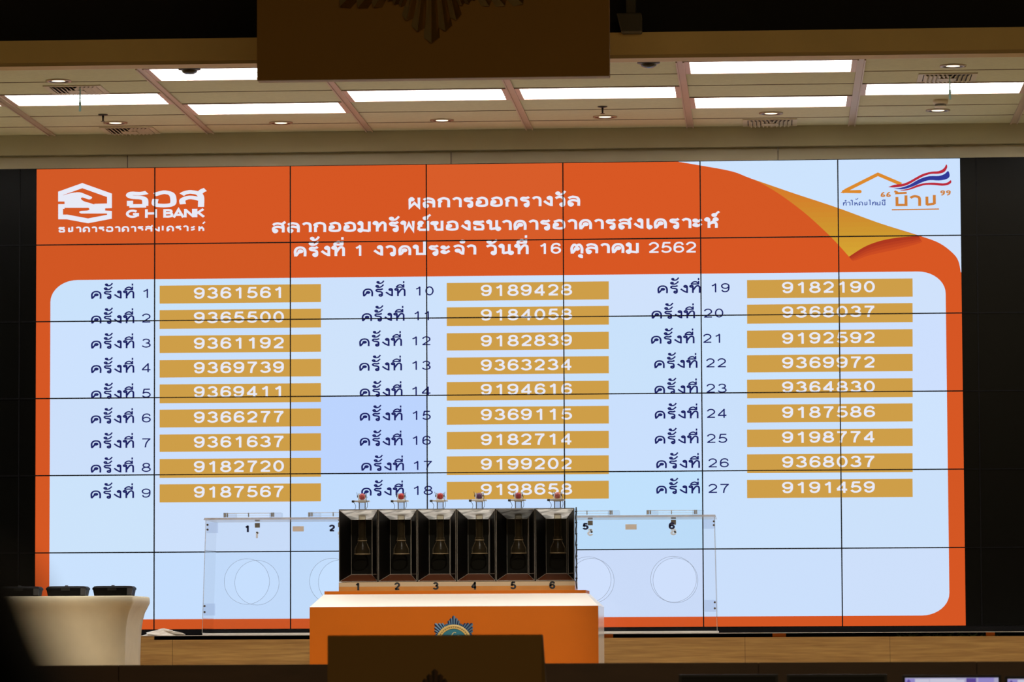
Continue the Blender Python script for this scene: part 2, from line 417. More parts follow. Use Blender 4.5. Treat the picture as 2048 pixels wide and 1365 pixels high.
# stepped cove where the ceiling meets the rear wall
zc1 = at(1024, 299, YW - .10).z; zc2 = at(1024, 264.5, YW - .16).z
mb = MB(); mb.box(-7.4, 7.4, YW - .10, YW, zc1, ZC); struct(mb, 'trim_1', mat('cove_paint', (.43, .40, .26), .8, noise=.03, nscale=3))
mb = MB()
for px in (255, 902, 1556):
    p = at(px, 315, YW - .004); mb.box(p.x - .003, p.x + .003, YW - .004, YW, ZS + 3.44, zc1)
struct(mb, 'trim_2', mat('wall_joint', (.22, .18, .12), .7))
for px, py, lb in ((902, 300, 'tiny white cable tag above the middle of the screen'), (1556, 296, 'tiny white cable tag on the wall above the gold page curl')):
    p = at(px, py, YW - .012); mb = MB(); mb.cyl((p.x, YW - .012, p.z - .018), (p.x, YW - .012, p.z + .018), .005, n=10)
    mb.box(p.x - .0015, p.x + .0015, YW - .013, YW, p.z + .012, p.z + .05)
    tag(mb.build('cable_tag', mat('white_plastic', (.8, .78, .72), .4)), lb, 'cable tag', 'white cable tags on the rear wall')

# lights sit in these ceiling cells: (bay, row); unseen outer ones are added for their light
LIGHTS = {(-1, 3), (0, 3), (1, 2), (1, 5), (2, 3), (3, 3), (4, 2), (4, 5), (5, 3), (6, 2), (-2, 2), (-2, 5), (6, 5), (7, 3), (-3, 3)}
def railx(i): return BX0 + BS * (i - 3)
ROWS = [YW - .10] + [YW - .6 * k + .02 for k in range(1, 7)]
mb = MB()
mb.box(-7.4, 7.4, ROWS[6], YW, ZC + .045, ZC + .1, 1)
for b in range(-3, 8):
    for k in range(6):
        if (b, k) in LIGHTS: continue
        x0, x1 = max(railx(b) + .028, -7.4), min(railx(b + 1) - .028, 7.4)
        if x1 - x0 < .1: continue
        mb.box(x0, x1, ROWS[k + 1] + .004, ROWS[k] - .004, ZC, ZC + .05, 0)
for b in range(-3, 8):
    for k in range(1, 7):
        x0, x1 = max(railx(b) + .028, -7.4), min(railx(b + 1) - .028, 7.4)
        if x1 - x0 > .1: mb.box(x0, x1, ROWS[k] - .006, ROWS[k] + .002, ZC - .0035, ZC + .05, 1)
ceil = struct(mb, 'ceiling', [M_CEIL, M_GROOVE])
ceil['_o'] = (0, 0, 0)
mb = MB()
for b in range(-3, 9):
    x = railx(b)
    if abs(x) > 7.36: continue
    for dx0, dx1, z in ((-.028, -.018, -.012), (-.018, .018, -.004), (.018, .028, -.012)):
        mb.box(x + dx0, x + dx1, ROWS[6], ROWS[0], ZC + z, ZC + .05)
    mb.build('ceiling_rail', M_RAIL, ceil); mb = MB()

# troffers
def make_troffer():
    w = BS - .056; d = .6 - .008
    t = thing('ceiling_light', '', 'ceiling light', (0, 0, ZC), 'fluorescent ceiling lights above the stage')
    mb = MB()
    for x0, x1, y0, y1 in ((-w / 2, -w / 2 + .035, -d / 2, d / 2), (w / 2 - .035, w / 2, -d / 2, d / 2), (-w / 2, w / 2, -d / 2, -d / 2 + .018), (-w / 2, w / 2, d / 2 - .018, d / 2)):
        mb.box(x0, x1, y0, y1, ZC - .006, ZC + .05)
    mb.box(-w / 2, w / 2, -d / 2, d / 2, ZC + .05, ZC + .06)
    mb.build('frame', mat('white_enamel_fitting', (.62, .45, .36), .4), t)
    mb = MB(); mb.box(-w / 2 + .036, w / 2 - .036, -d / 2 + .019, d / 2 - .019, ZC + .012, ZC + .018)
    mb.build('diffuser', emit('lit_diffuser', (1.0, .97, .93), TROFFER), t)
    mb = MB()
    for y in (-.16, 0, .16): mb.box(-w / 2 + .04, w / 2 - .04, y - .004, y + .004, ZC + .002, ZC + .011)
    mb.build('louvre_blade', mat('white_louvre', (.85, .85, .85), .5), t)
    return t
TL = {(-1, 3): 'lit ceiling light cut off by the left edge of the photo', (0, 3): 'lit ceiling light under the left air vent with the blue ribbon',
      (1, 2): 'lit ceiling light nearest the screen, left of the hanging emblem board', (1, 5): 'lit ceiling light half hidden behind the left edge of the emblem board',
      (2, 3): 'lit ceiling light below the star on the emblem board, left of the pair', (3, 3): 'lit ceiling light below the emblem board\u2019s right corner',
      (4, 2): 'lit ceiling light right of the board, lower of two in one bay', (4, 5): 'lit ceiling light right of the board, touching the ochre beam',
      (5, 3): 'lit ceiling light at the right edge with a blue ribbon before it',
      (6, 2): 'unseen lit ceiling light added beyond the right edge, near the wall', (-2, 2): 'unseen lit ceiling light added beyond the left edge, near the wall', (-2, 5): 'unseen lit ceiling light added beyond the left edge, near the beam',
      (6, 5): 'unseen lit ceiling light added beyond the right edge, near the beam', (7, 3): 'unseen lit ceiling light added far right beside the side wall', (-3, 3): 'unseen lit ceiling light added far left beside the side wall'}
T0 = None
for b, k in sorted(LIGHTS):
    x = (railx(b) + railx(b + 1)) / 2; y = (ROWS[k] + ROWS[k + 1]) / 2
    if abs(x) > 6.7: continue
    if T0 is None:
        T0 = make_troffer(); T0.location = (x, y, ZC); T0['label'] = TL[(b, k)]
        for ch in T0.children: ch.location = Vector((0, 0, 0))
    else: dup(T0, (x, y, ZC), TL[(b, k)])

# downlights
def make_downlight():
    t = thing('downlight', '', 'downlight', (0, 0, ZC), 'round recessed downlights in the stage ceiling')
    mb = MB(); mb.lathe((0, 0, ZC), [(.088, 0), (.088, -.008), (.07, -.009), (.062, .0)], 28); mb.build('ring', mat('satin_ring', (.42, .33, .22), .3, .4), t, True)
    mb = MB(); mb.lathe((0, 0, ZC), [(.069, -.008), (.060, -.002), (.046, -.005)], 28); mb.build('baffle', mat('dark_baffle', (.10, .07, .04), .4), t, True)
    mb = MB(); mb.lathe((0, 0, ZC - .005), [(.001, 0), (.046, 0), (.046, .003), (.001, .003)], 28); mb.build('lamp', emit('warm_lamp', (1.0, .82, .52), 2.2), t)
    return t
D0 = None
for px, py, lb in ((117, 161, 'downlight above the left air vent, near the left edge'), (231, 245, 'downlight just below the left sprinkler head'), (562, 245, 'downlight below the ceiling light nearest the screen'),
                   (884, 240, 'downlight above the middle of the screen heading'), (1210, 233, 'downlight just below the right sprinkler head'), (1542, 226, 'downlight directly above the right-hand wall vent'),
                   (1876, 220, 'downlight just below the white smoke detector'), (1906, 131, 'downlight close to the beam, above the right vent')):
    p = atz(px, py, ZC)
    if D0 is None:
        D0 = make_downlight(); D0.location = (p.x, p.y, ZC); D0['label'] = lb
    else: dup(D0, (p.x, p.y, ZC), lb)

# air vents
def make_vent():
    t = thing('air_vent', '', 'air vent', (0, 0, ZC), 'square ceiling air vents')
    mb = MB(); a, b = .20, .165
    for x0, x1, y0, y1 in ((-a, -b, -a, a), (b, a, -a, a), (-b, b, -a, -b), (-b, b, b, a)): mb.box(x0, x1, y0, y1, ZC - .007, ZC)
    mb.build('frame', mat('vent_enamel', (.58, .52, .36), .5), t)
    mb = MB(); mb.box(-b, b, -b, b, ZC - .003, ZC); mb.build('backing', mat('vent_dark', (.03, .025, .02), .8), t)
    mb = MB()
    for k in range(11):
        x = -b + .02 + k * (2 * b - .04) / 10; lean = .010 * (1 if k > 5 else -1)
        mb.mesh([(x - .003 + lean, -b, ZC - .004), (x + .003 + lean, -b, ZC - .004), (x + .003 - lean, -b, ZC - .017), (x - .003 - lean, -b, ZC - .02),
                 (x - .003 + lean, b, ZC - .004), (x + .003 + lean, b, ZC - .004), (x + .003 - lean, b, ZC - .017), (x - .003 - lean, b, ZC - .02)],
                [(0, 1, 2, 3), (7, 6, 5, 4), (0, 4, 5, 1), (1, 5, 6, 2), (2, 6, 7, 3), (3, 7, 4, 0)])
    mb.build('louvre', mat('vent_enamel', (.58, .52, .36), .5), t)
    mb = MB(); mb.box(-.06, .06, -.06, .06, ZC - .020, ZC - .016); mb.build('centre_plate', mat('vent_enamel', (.58, .52, .36), .5), t)
    return t
V0 = None
for px, py, lb in ((153, 184, 'air vent at upper left with a blue ribbon hanging'), (264, 269, 'air vent at left, against the rear wall cove'),
                   (1540, 250, 'air vent at right, against the rear wall cove'), (1894, 160, 'air vent at upper right with a blue ribbon hanging')):
    p = atz(px, py, ZC - .02)
    if p.y > YW - .32: p.y = YW - .32
    if V0 is None:
        V0 = make_vent(); V0.location = (p.x, p.y, ZC); V0['label'] = lb
    else: dup(V0, (p.x, p.y, ZC), lb)
    if 'ribbon' in lb:
        q = at(159 if px < 1000 else 1899, 187 if px < 1000 else 166, p.y - .2); e = at(160 if px < 1000 else 1900, 223 if px < 1000 else 199, p.y - .2)
        mb = MB(); n = 10
        for i in range(n):
            z0 = ZC - .02 + (e.z - ZC + .02) * i / n; z1 = ZC - .02 + (e.z - ZC + .02) * (i + 1) / n
            w0 = .0045 if i < 6 else .008; y0 = p.y - .2 + .004 * math.sin(i); y1 = p.y - .2 + .004 * math.sin(i + 1)
            mb.mesh([(e.x - w0, y0, z0), (e.x + w0, y0, z0), (e.x + w0, y1, z1), (e.x - w0, y1, z1), (e.x - w0, y0 + .002, z0), (e.x + w0, y0 + .002, z0), (e.x + w0, y1 + .002, z1), (e.x - w0, y1 + .002, z1)],
                    [(0, 1, 2, 3), (4, 7, 6, 5), (0, 3, 7, 4), (1, 5, 6, 2), (0, 4, 5, 1), (3, 2, 6, 7)])
        tag(mb.build('ribbon', mat('pale_blue_ribbon', (.42, .72, .78), .6)), 'pale blue ribbon hanging from the upper %s air vent' % ('left' if px < 1000 else 'right'), 'ribbon', 'ribbons on the air vents')

# sprinklers, detector, camera domes
for px, py, lb in ((206, 229, 'sprinkler head on the ceiling at left, above a downlight'), (1205, 213, 'sprinkler head on the ceiling right of the emblem board')):
    p = atz(px, py, ZC); t = thing('sprinkler_head', lb, 'sprinkler', (p.x, p.y, ZC), 'sprinkler heads')
    mb = MB(); mb.lathe((p.x, p.y, ZC), [(.034, 0), (.036, -.004), (.012, -.01), (.001, -.01)], 20); mb.build('plate', M_DARKM, t, True)
    mb = MB(); mb.cyl((p.x, p.y, ZC - .008), (p.x, p.y, ZC - .05), .008, .006, 12); mb.build('stem', M_DARKM, t, True)
    mb = MB(); mb.lathe((p.x, p.y, ZC - .05), [(.001, 0), (.016, 0), (.016, -.003), (.001, -.004)], 14); mb.build('deflector', M_DARKM, t)
p = atz(1881, 200, ZC); t = thing('smoke_detector', 'white domed smoke detector beside a downlight at upper right', 'smoke detector', (p.x, p.y, ZC))
mb = MB(); mb.lathe((p.x, p.y, ZC), [(.052, 0), (.054, -.012), (.050, -.03), (.001, -.03)], 28); mb.build('base', mat('detector_cream', (.66, .58, .42), .4), t, True)
mb = MB(); mb.lathe((p.x, p.y, ZC - .03), [(.040, 0), (.040, -.018), (.001, -.018)], 12); mb.build('grille', mat('detector_dark', (.12, .10, .07), .5), t)
mb = MB(); mb.lathe((p.x, p.y, ZC - .048), [(.044, .002), (.04, -.008), (.001, -.012)], 28); mb.build('cap', mat('detector_cream', (.66, .58, .42), .4), t, True)
for px, py, lb in ((379, 143.5, 'dark ceiling dome camera at the beam, left of the emblem board'), (1297, 131, 'dark ceiling dome camera at the beam, right of the emblem board')):
    p = atz(px, py, ZC - .03); z0 = ZC
    t = thing('dome_camera', lb, 'camera', (p.x, p.y, z0), 'dark dome cameras')
    mb = MB(); mb.lathe((p.x, p.y, z0), [(.075, 0), (.075, -.016), (.055, -.022), (.001, -.022)], 24); mb.build('collar', mat('dome_collar', (.05, .04, .028), .4), t, True)
    mb = MB(); mb.lathe((p.x, p.y, z0 - .02), [(.054, 0), (.050, -.014), (.030, -.025), (.001, -.029)], 24); mb.build('dome', mat('smoked_dome', (.03, .025, .018), .12), t, True)

# soffit and ochre beam at the front of the ceiling
YB = ROWS[6]
zl = at(1024, 122.5, YB - .30).z
mb = MB(); mb.box(-7.4, 7.4, YB - .30, YB - .002, ZC - .004, ZC + .05); struct(mb, 'trim_3', M_PALE)
bm_ = []
for nm, x0, x1 in (('beam', -7.4, 7.4),):
    zt = at(1024, 68, YB - .48).z; zb = at(1024, 112.5, YB - .48).z
    mb = MB(); mb.box(x0, x1, YB - .48, YB - .30, zb, zt)
    mb.box(x0, x1, YB - .476, YB - .30, at(1024, 120, YB - .476).z, zb - .0005, 1)
    o = mb.build('ceiling_beam', [M_OCHRE, mat('beam_lower_lip', (.52, .36, .13), .6)]); tag(o, 'long ochre painted beam crossing the front of the lit ceiling', 'beam')
mb = MB(); mb.box(-9.5, 9.5, YB - .30, YB - .2, zt, ZC + 3.2); struct(mb, 'wall_upper', M_VOID)
mb = MB(); mb.box(-9.5, 9.5, -31.5, YB - .2, ZC + 3.2, ZC + 3.3); struct(mb, 'ceiling_hall', M_VOID)
p0 = at(1233, 64, YB - .60); p1 = at(1283, 25, YB - .60)
mb = MB(); d = .25
mb.loft([[(p0.x + .03, YB - .60, p0.z), (p1.x, YB - .60, p0.z), (p1.x, YB - .60 + d, p0.z), (p0.x + .03, YB - .60 + d, p0.z)],
         [(p0.x, YB - .60, p1.z), (p1.x, YB - .60, p1.z), (p1.x, YB - .60 + d, p1.z), (p0.x, YB - .60 + d, p1.z)]])
mb.box(p0.x + .06, p1.x - .04, YB - .55, YB - .40, p1.z, p1.z + .4)
tag(bevel(mb.build('speaker_box', mat('dusty_dark_grey', (.09, .08, .05), .8)), .01), 'dim grey box above the beam, right of the emblem board', 'box')

# ------------------------------------------------------------------ video wall
ORANGE = srgb(216, 88, 36); WHITE = srgb(208, 228, 254); GOLD = srgb(206, 158, 72)
E_OR = emit('screen_orange', ORANGE, 1, True); E_WH = emit('screen_white', WHITE, 1, True)
E_BAR = emit('screen_gold', GOLD, 1); E_TXW = emit('screen_text_white', srgb(232, 234, 246), 1); E_NAVY = emit('screen_navy', srgb(30, 34, 98), 1)
NC = 14
CURL = [emit('screen_curl_%d' % i, srgb(216 - 6 * math.sin(math.pi * i / 13), 127 + 43 * i / 13, 43 + 9 * i / 13), 1, True) for i in range(NC)]
E_SHS = [emit('screen_fold_shade_%d' % i, srgb(214 - 10 * i, 84 - 7 * i, 36 - 1 * i), 1, True) for i in range(1, 5)]
XL = at(71.9, 700, 0).x; XR = (at(1919.1, 315.7, 0).x + at(1932.2, 1254.4, 0).x) / 2
def P2(px, py): q = at(px, py, 0); return (q.x, q.z)
def clip(poly, x0, x1, z0, z1):
    for ax, lim, sg in ((0, x0, 1), (0, x1, -1), (1, z0, 1), (1, z1, -1)):
        out = []
        for i in range(len(poly)):
            a, b = poly[i - 1], poly[i]; da, db = sg * (a[ax] - lim), sg * (b[ax] - lim)
            if (da >= 0) != (db >= 0):
                t = da / (da - db); out.append((a[0] + (b[0] - a[0]) * t, a[1] + (b[1] - a[1]) * t))
            if db >= 0: out.append(b)
        poly = out
        if len(poly) < 3: return []
    return poly
def rrect(x0, x1, z0, z1, r, rz):
    pts = []
    for cx, cz, a0 in ((x1 - r, z1 - rz, 0), (x0 + r, z1 - rz, 90), (x0 + r, z0 + rz, 180), (x1 - r, z0 + rz, 270)):
        pts += [(cx + r * math.cos(math.radians(a0 + k * 9)), cz + rz * math.sin(math.radians(a0 + k * 9))) for k in range(11)]
    return pts
sx0 = (P2(101, 700)[0] + P2(98, 1190)[0]) / 2; sx1 = (P2(1891, 620)[0] + P2(1899, 1150)[0]) / 2
sz1 = (P2(200, 560)[1] + P2(1800, 543.8)[1]) / 2; sz0 = (P2(560, 1236.8)[1] + P2(1800, 1233.6)[1]) / 2
sheet = rrect(sx0, sx1, sz0, sz1, .205, .165)
edge = [(1358, 324), (1400, 331), (1464, 343), (1504, 358), (1591, 388), (1673.5, 415.3), (1755.5, 445.4), (1837.5, 471.3), (1878.5, 486.4), (1906, 507), (1917, 523), (1921.5, 545)]
edge2 = smooth([P2(*q) for q in edge], 4)
corner = [(edge2[0][0] - .12, 9)] + edge2 + [(9, edge2[-1][1]), (9, 9)]
corner = [(edge2[0][0] - .10, edge2[0][1] + .02)] + edge2 + [(XR + .3, edge2[-1][1]), (XR + .3, ZS + 3.6), (edge2[0][0] - .10, ZS + 3.6)]
top = smooth([P2(*q) for q in ((1504, 358), (1591, 388), (1673.5, 415.3), (1755.5, 445.4), (1837.5, 472.2))], 4)
low = smooth([P2(*q) for q in ((1837.5, 472.7), (1810, 474), (1783, 477.4), (1755.5, 483.6), (1728, 494.6), (1698, 513.7))], 4)
lef = smooth([P2(*q) for q in ((1698, 513.7), (1673.5, 486.4), (1646, 459), (1608, 425), (1564, 392), (1528.5, 370), (1504, 358))], 4)
curl = top + low[1:] + lef[1:-1]
def fold_shade(d):
    return [(x + .3 * d, z - d * math.sin(math.pi * min(1, (i_ + 3) / 25)) ** .7) for i_, (x, z) in enumerate(low)] + list(reversed(low))
vw = thing('video_wall', 'wall of black edged displays showing orange and white draw results', 'video wall', (0, 0, ZS - .04))
TINT = {}
for c in range(0, 7):
    for r in range(6): TINT[(c, r)] = (random.uniform(.93, 1.0), random.uniform(.955, 1.0), random.uniform(.97, 1.0))
TINT.update({(2, 3): (.80, .85, 1.0), (2, 4): (.86, .93, 1.0), (2, 5): (.90, .96, 1.0), (4, 4): (.84, .97, .99), (3, 4): (.88, .93, 1), (1, 5): (.90, .95, 1.0), (4, 0): (1, 1, 1),
             (3, 0): (1.0, 1.12, 1.3), (1, 3): (.95, .95, 1), (0, 0): (.95, 1.03, 1.1), (5, 1): (1.0, .98, .98), (6, 1): (1.0, .98, .98), (0, 2): (.97, .98, 1), (4, 1): (1.0, .98, .98)})
for c in range(-1, 8):
    for r in range(6):
        x0 = (c - 3.5) * PW; x1 = x0 + PW; z1 = ZS + (6 - r) * PH; z0 = z1 - PH
        mb = MB(); e = .0043
        mb.box(x0 + .001, x1 - .001, .003, YW, z0 + .001, z1 - .001, 0)
        for a0, a1, b0, b1 in ((x0 + .0003, x0 + e, z0, z1), (x1 - e, x1 - .0003, z0, z1), (x0 + e, x1 - e, z0 + .0003, z0 + e), (x0 + e, x1 - e, z1 - e, z1 - .0003)):
            mb.box(a0, a1, -.005, .003, b0, b1, 0)
        X0, X1, Z0, Z1 = x0 + e, x1 - e, z0 + e, z1 - e
        def put(poly, y, mi):
            q = clip(poly, X0, X1, Z0, Z1)
            if q: mb.face([(a, y, b) for a, b in q], mi)
        put([(X0, Z0), (X1, Z0), (X1, Z1), (X0, Z1)], .0015, 1)
        put([(XL, ZS), (XR, ZS), (XR, 9), (XL, 9)], .0009, 2)
        q = clip(sheet, X0, X1, Z0, Z1)
        if q: put(sheet, .0003, 3)
        if c >= 4 and r <= 1:
            cc = clip(corner, -9, XR, -9, 9)
            put(cc, .0003, 3)
            for i in range(4): put(fold_shade(.085 - .02 * i), .00022 - .00008 * i, 4 + NC + i)
            za, zb1 = P2(1600, 385)[1], P2(1700, 515)[1]
            zz = [9] + [za + (zb1 - za) * i / (NC - 1) for i in range(1, NC)] + [0]
            for i in range(NC): put(clip(curl, -9, 9, zz[i + 1], zz[i]), -.0003, 4 + i)
        o = mb.build('display_panel', [M_BEZEL, M_OFF, E_OR, E_WH] + CURL + E_SHS, vw, recalc=False)
        t_ = TINT.get((c, r), (1, 1, 1)); o.color = (t_[0], t_[1], t_[2], 1)
        if c in (-1, 7): o['label'] = 'unlit black display'
mb = MB(); mb.box(-4.5 * PW, 4.5 * PW, -.02, YW, ZS - .04, ZS - .001); mb.build('base_frame', M_BEZEL, vw)

YT = -.0012; YN = -.0022
def head(txt, xl, xr, yb, h, wt, gap, nm='heading_text'): return text_px(nm, txt, xl, xr, yb, h, wt, YT, E_TXW, vw, gap=gap, slope=slope_at(yb))
head('ผลการออกรางวัล', 816.5, 1160, 415.7, 20, .225, .16)
head('สลากออมทรัพย์ของธนาคารอาคารสงเคราะห์', 544, 1436, 465.5, 20, .225, .16)
L3 = text_px('heading_text', 'ครั้งที่', 588, 689, 513.3, 20, .225, YT, E_TXW, vw, gap=.16, slope=slope_at(510))
text_px('heading_text', '1', 708, 728, 512, 22, .17, YT, E_TXW, vw, slope=-.01)
text_px('heading_text', 'งวดประจำ', 747, 951, 511.5, 20, .225, YT, E_TXW, vw, gap=.17, slope=slope_at(510))
text_px('heading_text', 'วันที่', 972, 1056.5, 509.3, 20, .225, YT, E_TXW, vw, gap=.17, slope=slope_at(510))
text_px('heading_text', '16', 1077, 1122, 508.3, 22, .16, YT, E_TXW, vw, gap=.12, slope=-.01)
text_px('heading_text', 'ตุลาคม', 1141, 1278, 507.5, 20, .225, YT, E_TXW, vw, gap=.17, slope=slope_at(510))
text_px('heading_text', '2562', 1297, 1393, 506.5, 22, .15, YT, E_TXW, vw, gap=.10, slope=-.01)

NUM = (('9361561 9365500 9361192 9369739 9369411 9366277 9361637 9182720 9187567'.split(), 319.3, 641.9, 388, 568,
        (571.8, 620.8, 672.2, 721, 769.5, 820, 869.6, 918.7, 969.5), (607.8, 658.4, 706.8, 755.9, 807.3, 855.7, 904.4, 956.5, 1005.6)),
       ('9189428 9184058 9182839 9363234 9194616 9369115 9182714 9199202 9198658'.split(), 893.5, 1217.5, 962, 1144,
        (566.4, 615.3, 667.0, 715.7, 764.7, 814.8, 864.6, 913.6, 964.4), (602.4, 652.8, 701.7, 750, 801.8, 850.2, 899.4, 951, 1000)),
       ('9182190 9368037 9192592 9369972 9364830 9187586 9198774 9368037 9191459'.split(), 1494, 1825, 1564.5, 1750,
        (560.6, 609.7, 661.8, 711, 759.8, 810, 860, 909.5, 960.5), (597.1, 647.9, 696.7, 745.5, 797.3, 846, 895, 947, 997)))
LAB = ((1, ((181.5, 268.5, 283, 302, 598.1), (181.5, 268.5, 283, 302, 647.5), (181.5, 268.5, 283, 302, 697.6), (181.5, 268.5, 283, 302, 746.6), (181.5, 268.5, 283, 302, 797.6),
            (181, 268, 283, 302, 847.2), (181, 268, 283, 302, 896.9), (181, 268, 283, 302, 945.9), (180.5, 268, 283, 302, 997.4))),
       (10, ((725, 811, 828.5, 868, 593.3), (723, 809, 826, 863, 642.8), (718, 804, 821, 862, 693), (718, 804, 821, 862, 742), (719, 805, 821, 862, 793.5),
             (719, 805, 822, 862, 842), (719, 805, 822, 862, 892), (722, 808, 824, 865, 942), (722, 808, 824, 866, 992))),
       (19, ((1314.5, 1401, 1420, 1460, 587), (1302.5, 1390, 1407, 1447.5, 637.6), (1301.5, 1389, 1405.5, 1446, 688), (1308, 1395, 1411.5, 1453, 737), (1308.5, 1396, 1412, 1454, 787.8),
             (1309, 1397, 1413, 1454, 838), (1309, 1397, 1413, 1455, 888), (1312, 1400, 1416, 1458, 937), (1312, 1400, 1416, 1459, 988))))
for nums, bl, br, nl, nr, tops, bots in NUM:
    for i, s in enumerate(nums):
        tp = at(bl, tops[i], 0); sl = slope_at(tops[i]); bt = at(bl, bots[i], 0); rr = at(br, tops[i] + sl * (br - bl), 0)
        mb = MB(); mb.face([(tp.x, YT, tp.z), (rr.x, YT, tp.z), (rr.x, YT, bt.z), (tp.x, YT, bt.z)])
        b = mb.build('result_bar', E_BAR, vw, recalc=False)
        k = (nl - bl); yb = tops[i] + 27.1 + sl * k
        text_px('result_number', s, nl, nr, yb, 23, .165, YN, E_TXW, b, gap=.16, slope=sl)
for first, rows in LAB:
    for i, (a0, a1, d0, d1, yb) in enumerate(rows):
        sl = slope_at(yb)
        o = text_px('draw_label', 'ครั้งที่', a0, a1, yb, 15.8, .18, YT, E_NAVY, vw, gap=.13, slope=sl)
        n = str(first + i)
        text_px('draw_number', n, d0, d1, yb - .8 + sl * 100, 18.3, .125, YT, E_NAVY, o, gap=.14, slope=sl)

# bank logo
def poly_px(mb, pts, o, s, y, mi=0):
    mb.face([(at(o[0] + a / s, o[1] + b / s, 0).x, y, at(o[0] + a / s, o[1] + b / s, 0).z) for a, b in pts], mi)
def line_px(mb, pts, w, o, s, y, mi=0, sm=False):
    q = [(o[0] + a / s, -(o[1] + b / s)) for a, b in pts]
    if sm: q = smooth(q, 5)
    ribbon(mb, q, w / s, lambda p: (at(p[0], -p[1], 0).x, y, at(p[0], -p[1], 0).z), mi=mi)
OB, SB = (60, 320), 4.6545
mb = MB()
line_px(mb, [(285, 388), (285, 312), (487, 240), (740, 330), (740, 428), (600, 432)], 45, OB, SB, YT)
poly_px(mb, smooth([(268, 330), (300, 332), (380, 310), (460, 302), (520, 322), (575, 345), (572, 362), (545, 368), (490, 350), (474, 362), (500, 385), (550, 400), (600, 416)], 3) + [(740, 416), (740, 442), (322, 442), (322, 388), (266, 388)], OB, SB, YT - .0003)
mb.build('hands_logo', E_TXW, vw, recalc=False)
mb = MB()
line_px(mb, [(322, 434), (285, 434), (285, 532), (345, 532), (540, 568), (740, 530), (740, 490)], 44, OB, SB, YT)
poly_px(mb, [(300, 424), (700, 424), (700, 472), (762, 476), (762, 500), (475, 500)] + smooth([(475, 500), (458, 488), (475, 476), (535, 472), (554, 460), (545, 447)], 3) + [(300, 447)], OB, SB, YT - .0003)
mb.build('hands_logo', E_TXW, vw, recalc=False)
text_px('logo_text', 'ธอส', 252.5, 407, 415.6, 33, .215, YT, E_TXW, vw, loops=False, gap=.14, an=1.75, slope=-.0105)
text_px('logo_text', 'G', 252.5, 277, 436.5, 17, .26, YT, E_TXW, vw, slope=-.01)
text_px('logo_text', 'H', 290, 314, 436.0, 17, .26, YT, E_TXW, vw, slope=-.01)
text_px('logo_text', 'BANK', 326.5, 409.5, 435.6, 17, .25, YT, E_TXW, vw, gap=.02, slope=-.01)
text_px('logo_text', 'ธนาคารอาคารสงเคราะห์', 117, 408.5, 465.3, 11.2, .26, YT, E_TXW, vw, loops=False, gap=.22, slope=-.0105)
# house and flag logo
OF, SF = (1640, 310), 6.827
E_LO = emit('screen_logo_orange', srgb(220, 138, 44)); E_LR = emit('screen_logo_red', srgb(186, 44, 60)); E_LB = emit('screen_logo_blue', srgb(50, 58, 150)); E_LT = emit('screen_logo_brown', srgb(206, 128, 56)); E_LN = emit('screen_logo_text_blue', srgb(62, 84, 160))
mb = MB(); line_px(mb, [(545, 502), (330, 502), (350, 486), (790, 265), (1110, 402)], 46, OF, SF, YT)
for c_ in ((545, 502), (322, 502)): poly_px(mb, [(c_[0] + 23 * math.cos(a * .35), c_[1] + 23 * math.sin(a * .35)) for a in range(18)], OF, SF, YT)
mb.build('roof_logo', E_LO, vw, recalc=False)
fl = MB()
poly_px(fl, smooth([(930, 440), (1020, 408), (1130, 395), (1210, 365), (1300, 315), (1400, 262), (1520, 230), (1620, 222), (1690, 185), (1725, 130), (1737, 170), (1700, 232), (1620, 258), (1510, 262), (1400, 298), (1290, 358), (1200, 408), (1120, 432), (1010, 446), (930, 440)], 3)[:-1], OF, SF, YT - .0006, 0)
poly_px(fl, smooth([(1000, 458), (1100, 450), (1220, 410), (1320, 352), (1400, 315), (1500, 290), (1620, 288), (1700, 262), (1750, 220), (1770, 290), (1725, 332), (1620, 350), (1500, 345), (1400, 372), (1290, 422), (1180, 460), (1090, 470), (1000, 458)], 3)[:-1], OF, SF, YT - .0006, 1)
poly_px(fl, smooth([(1090, 482), (1200, 464), (1330, 410), (1440, 385), (1560, 380), (1680, 390), (1745, 375), (1785, 345), (1790, 382), (1740, 413), (1660, 422), (1550, 412), (1440, 412), (1340, 438), (1220, 478), (1130, 488), (1090, 482)], 3)[:-1], OF, SF, YT - .0006, 0)
fl.build('flag_logo', [E_LR, E_LB], vw, recalc=False)
text_px('logo_text', 'บ~าน', 1785.0, 1876.2, 412.8, 21.5, .215, YT, E_LT, vw, loops=False, gap=.10, slope=-.012)
text_px('logo_text', '\u201c', 1761, 1784.5, 393.2, 31, .075, YT, E_LT, vw, slope=-.01)
text_px('logo_text', '\u201d', 1880.5, 1904.5, 390.6, 31, .075, YT, E_LT, vw, slope=-.01)
text_px('logo_text', 'ทำให้คนไทยมี', 1684.5, 1771, 411.6, 7.6, .19, YT, E_LN, vw, loops=False, gap=.12, slope=-.012)
mb = MB(); line_px(mb, [(980, 750), (1625, 740)], 17, OF, SF, YT); mb.build('logo_underline', E_LT, vw, recalc=False)

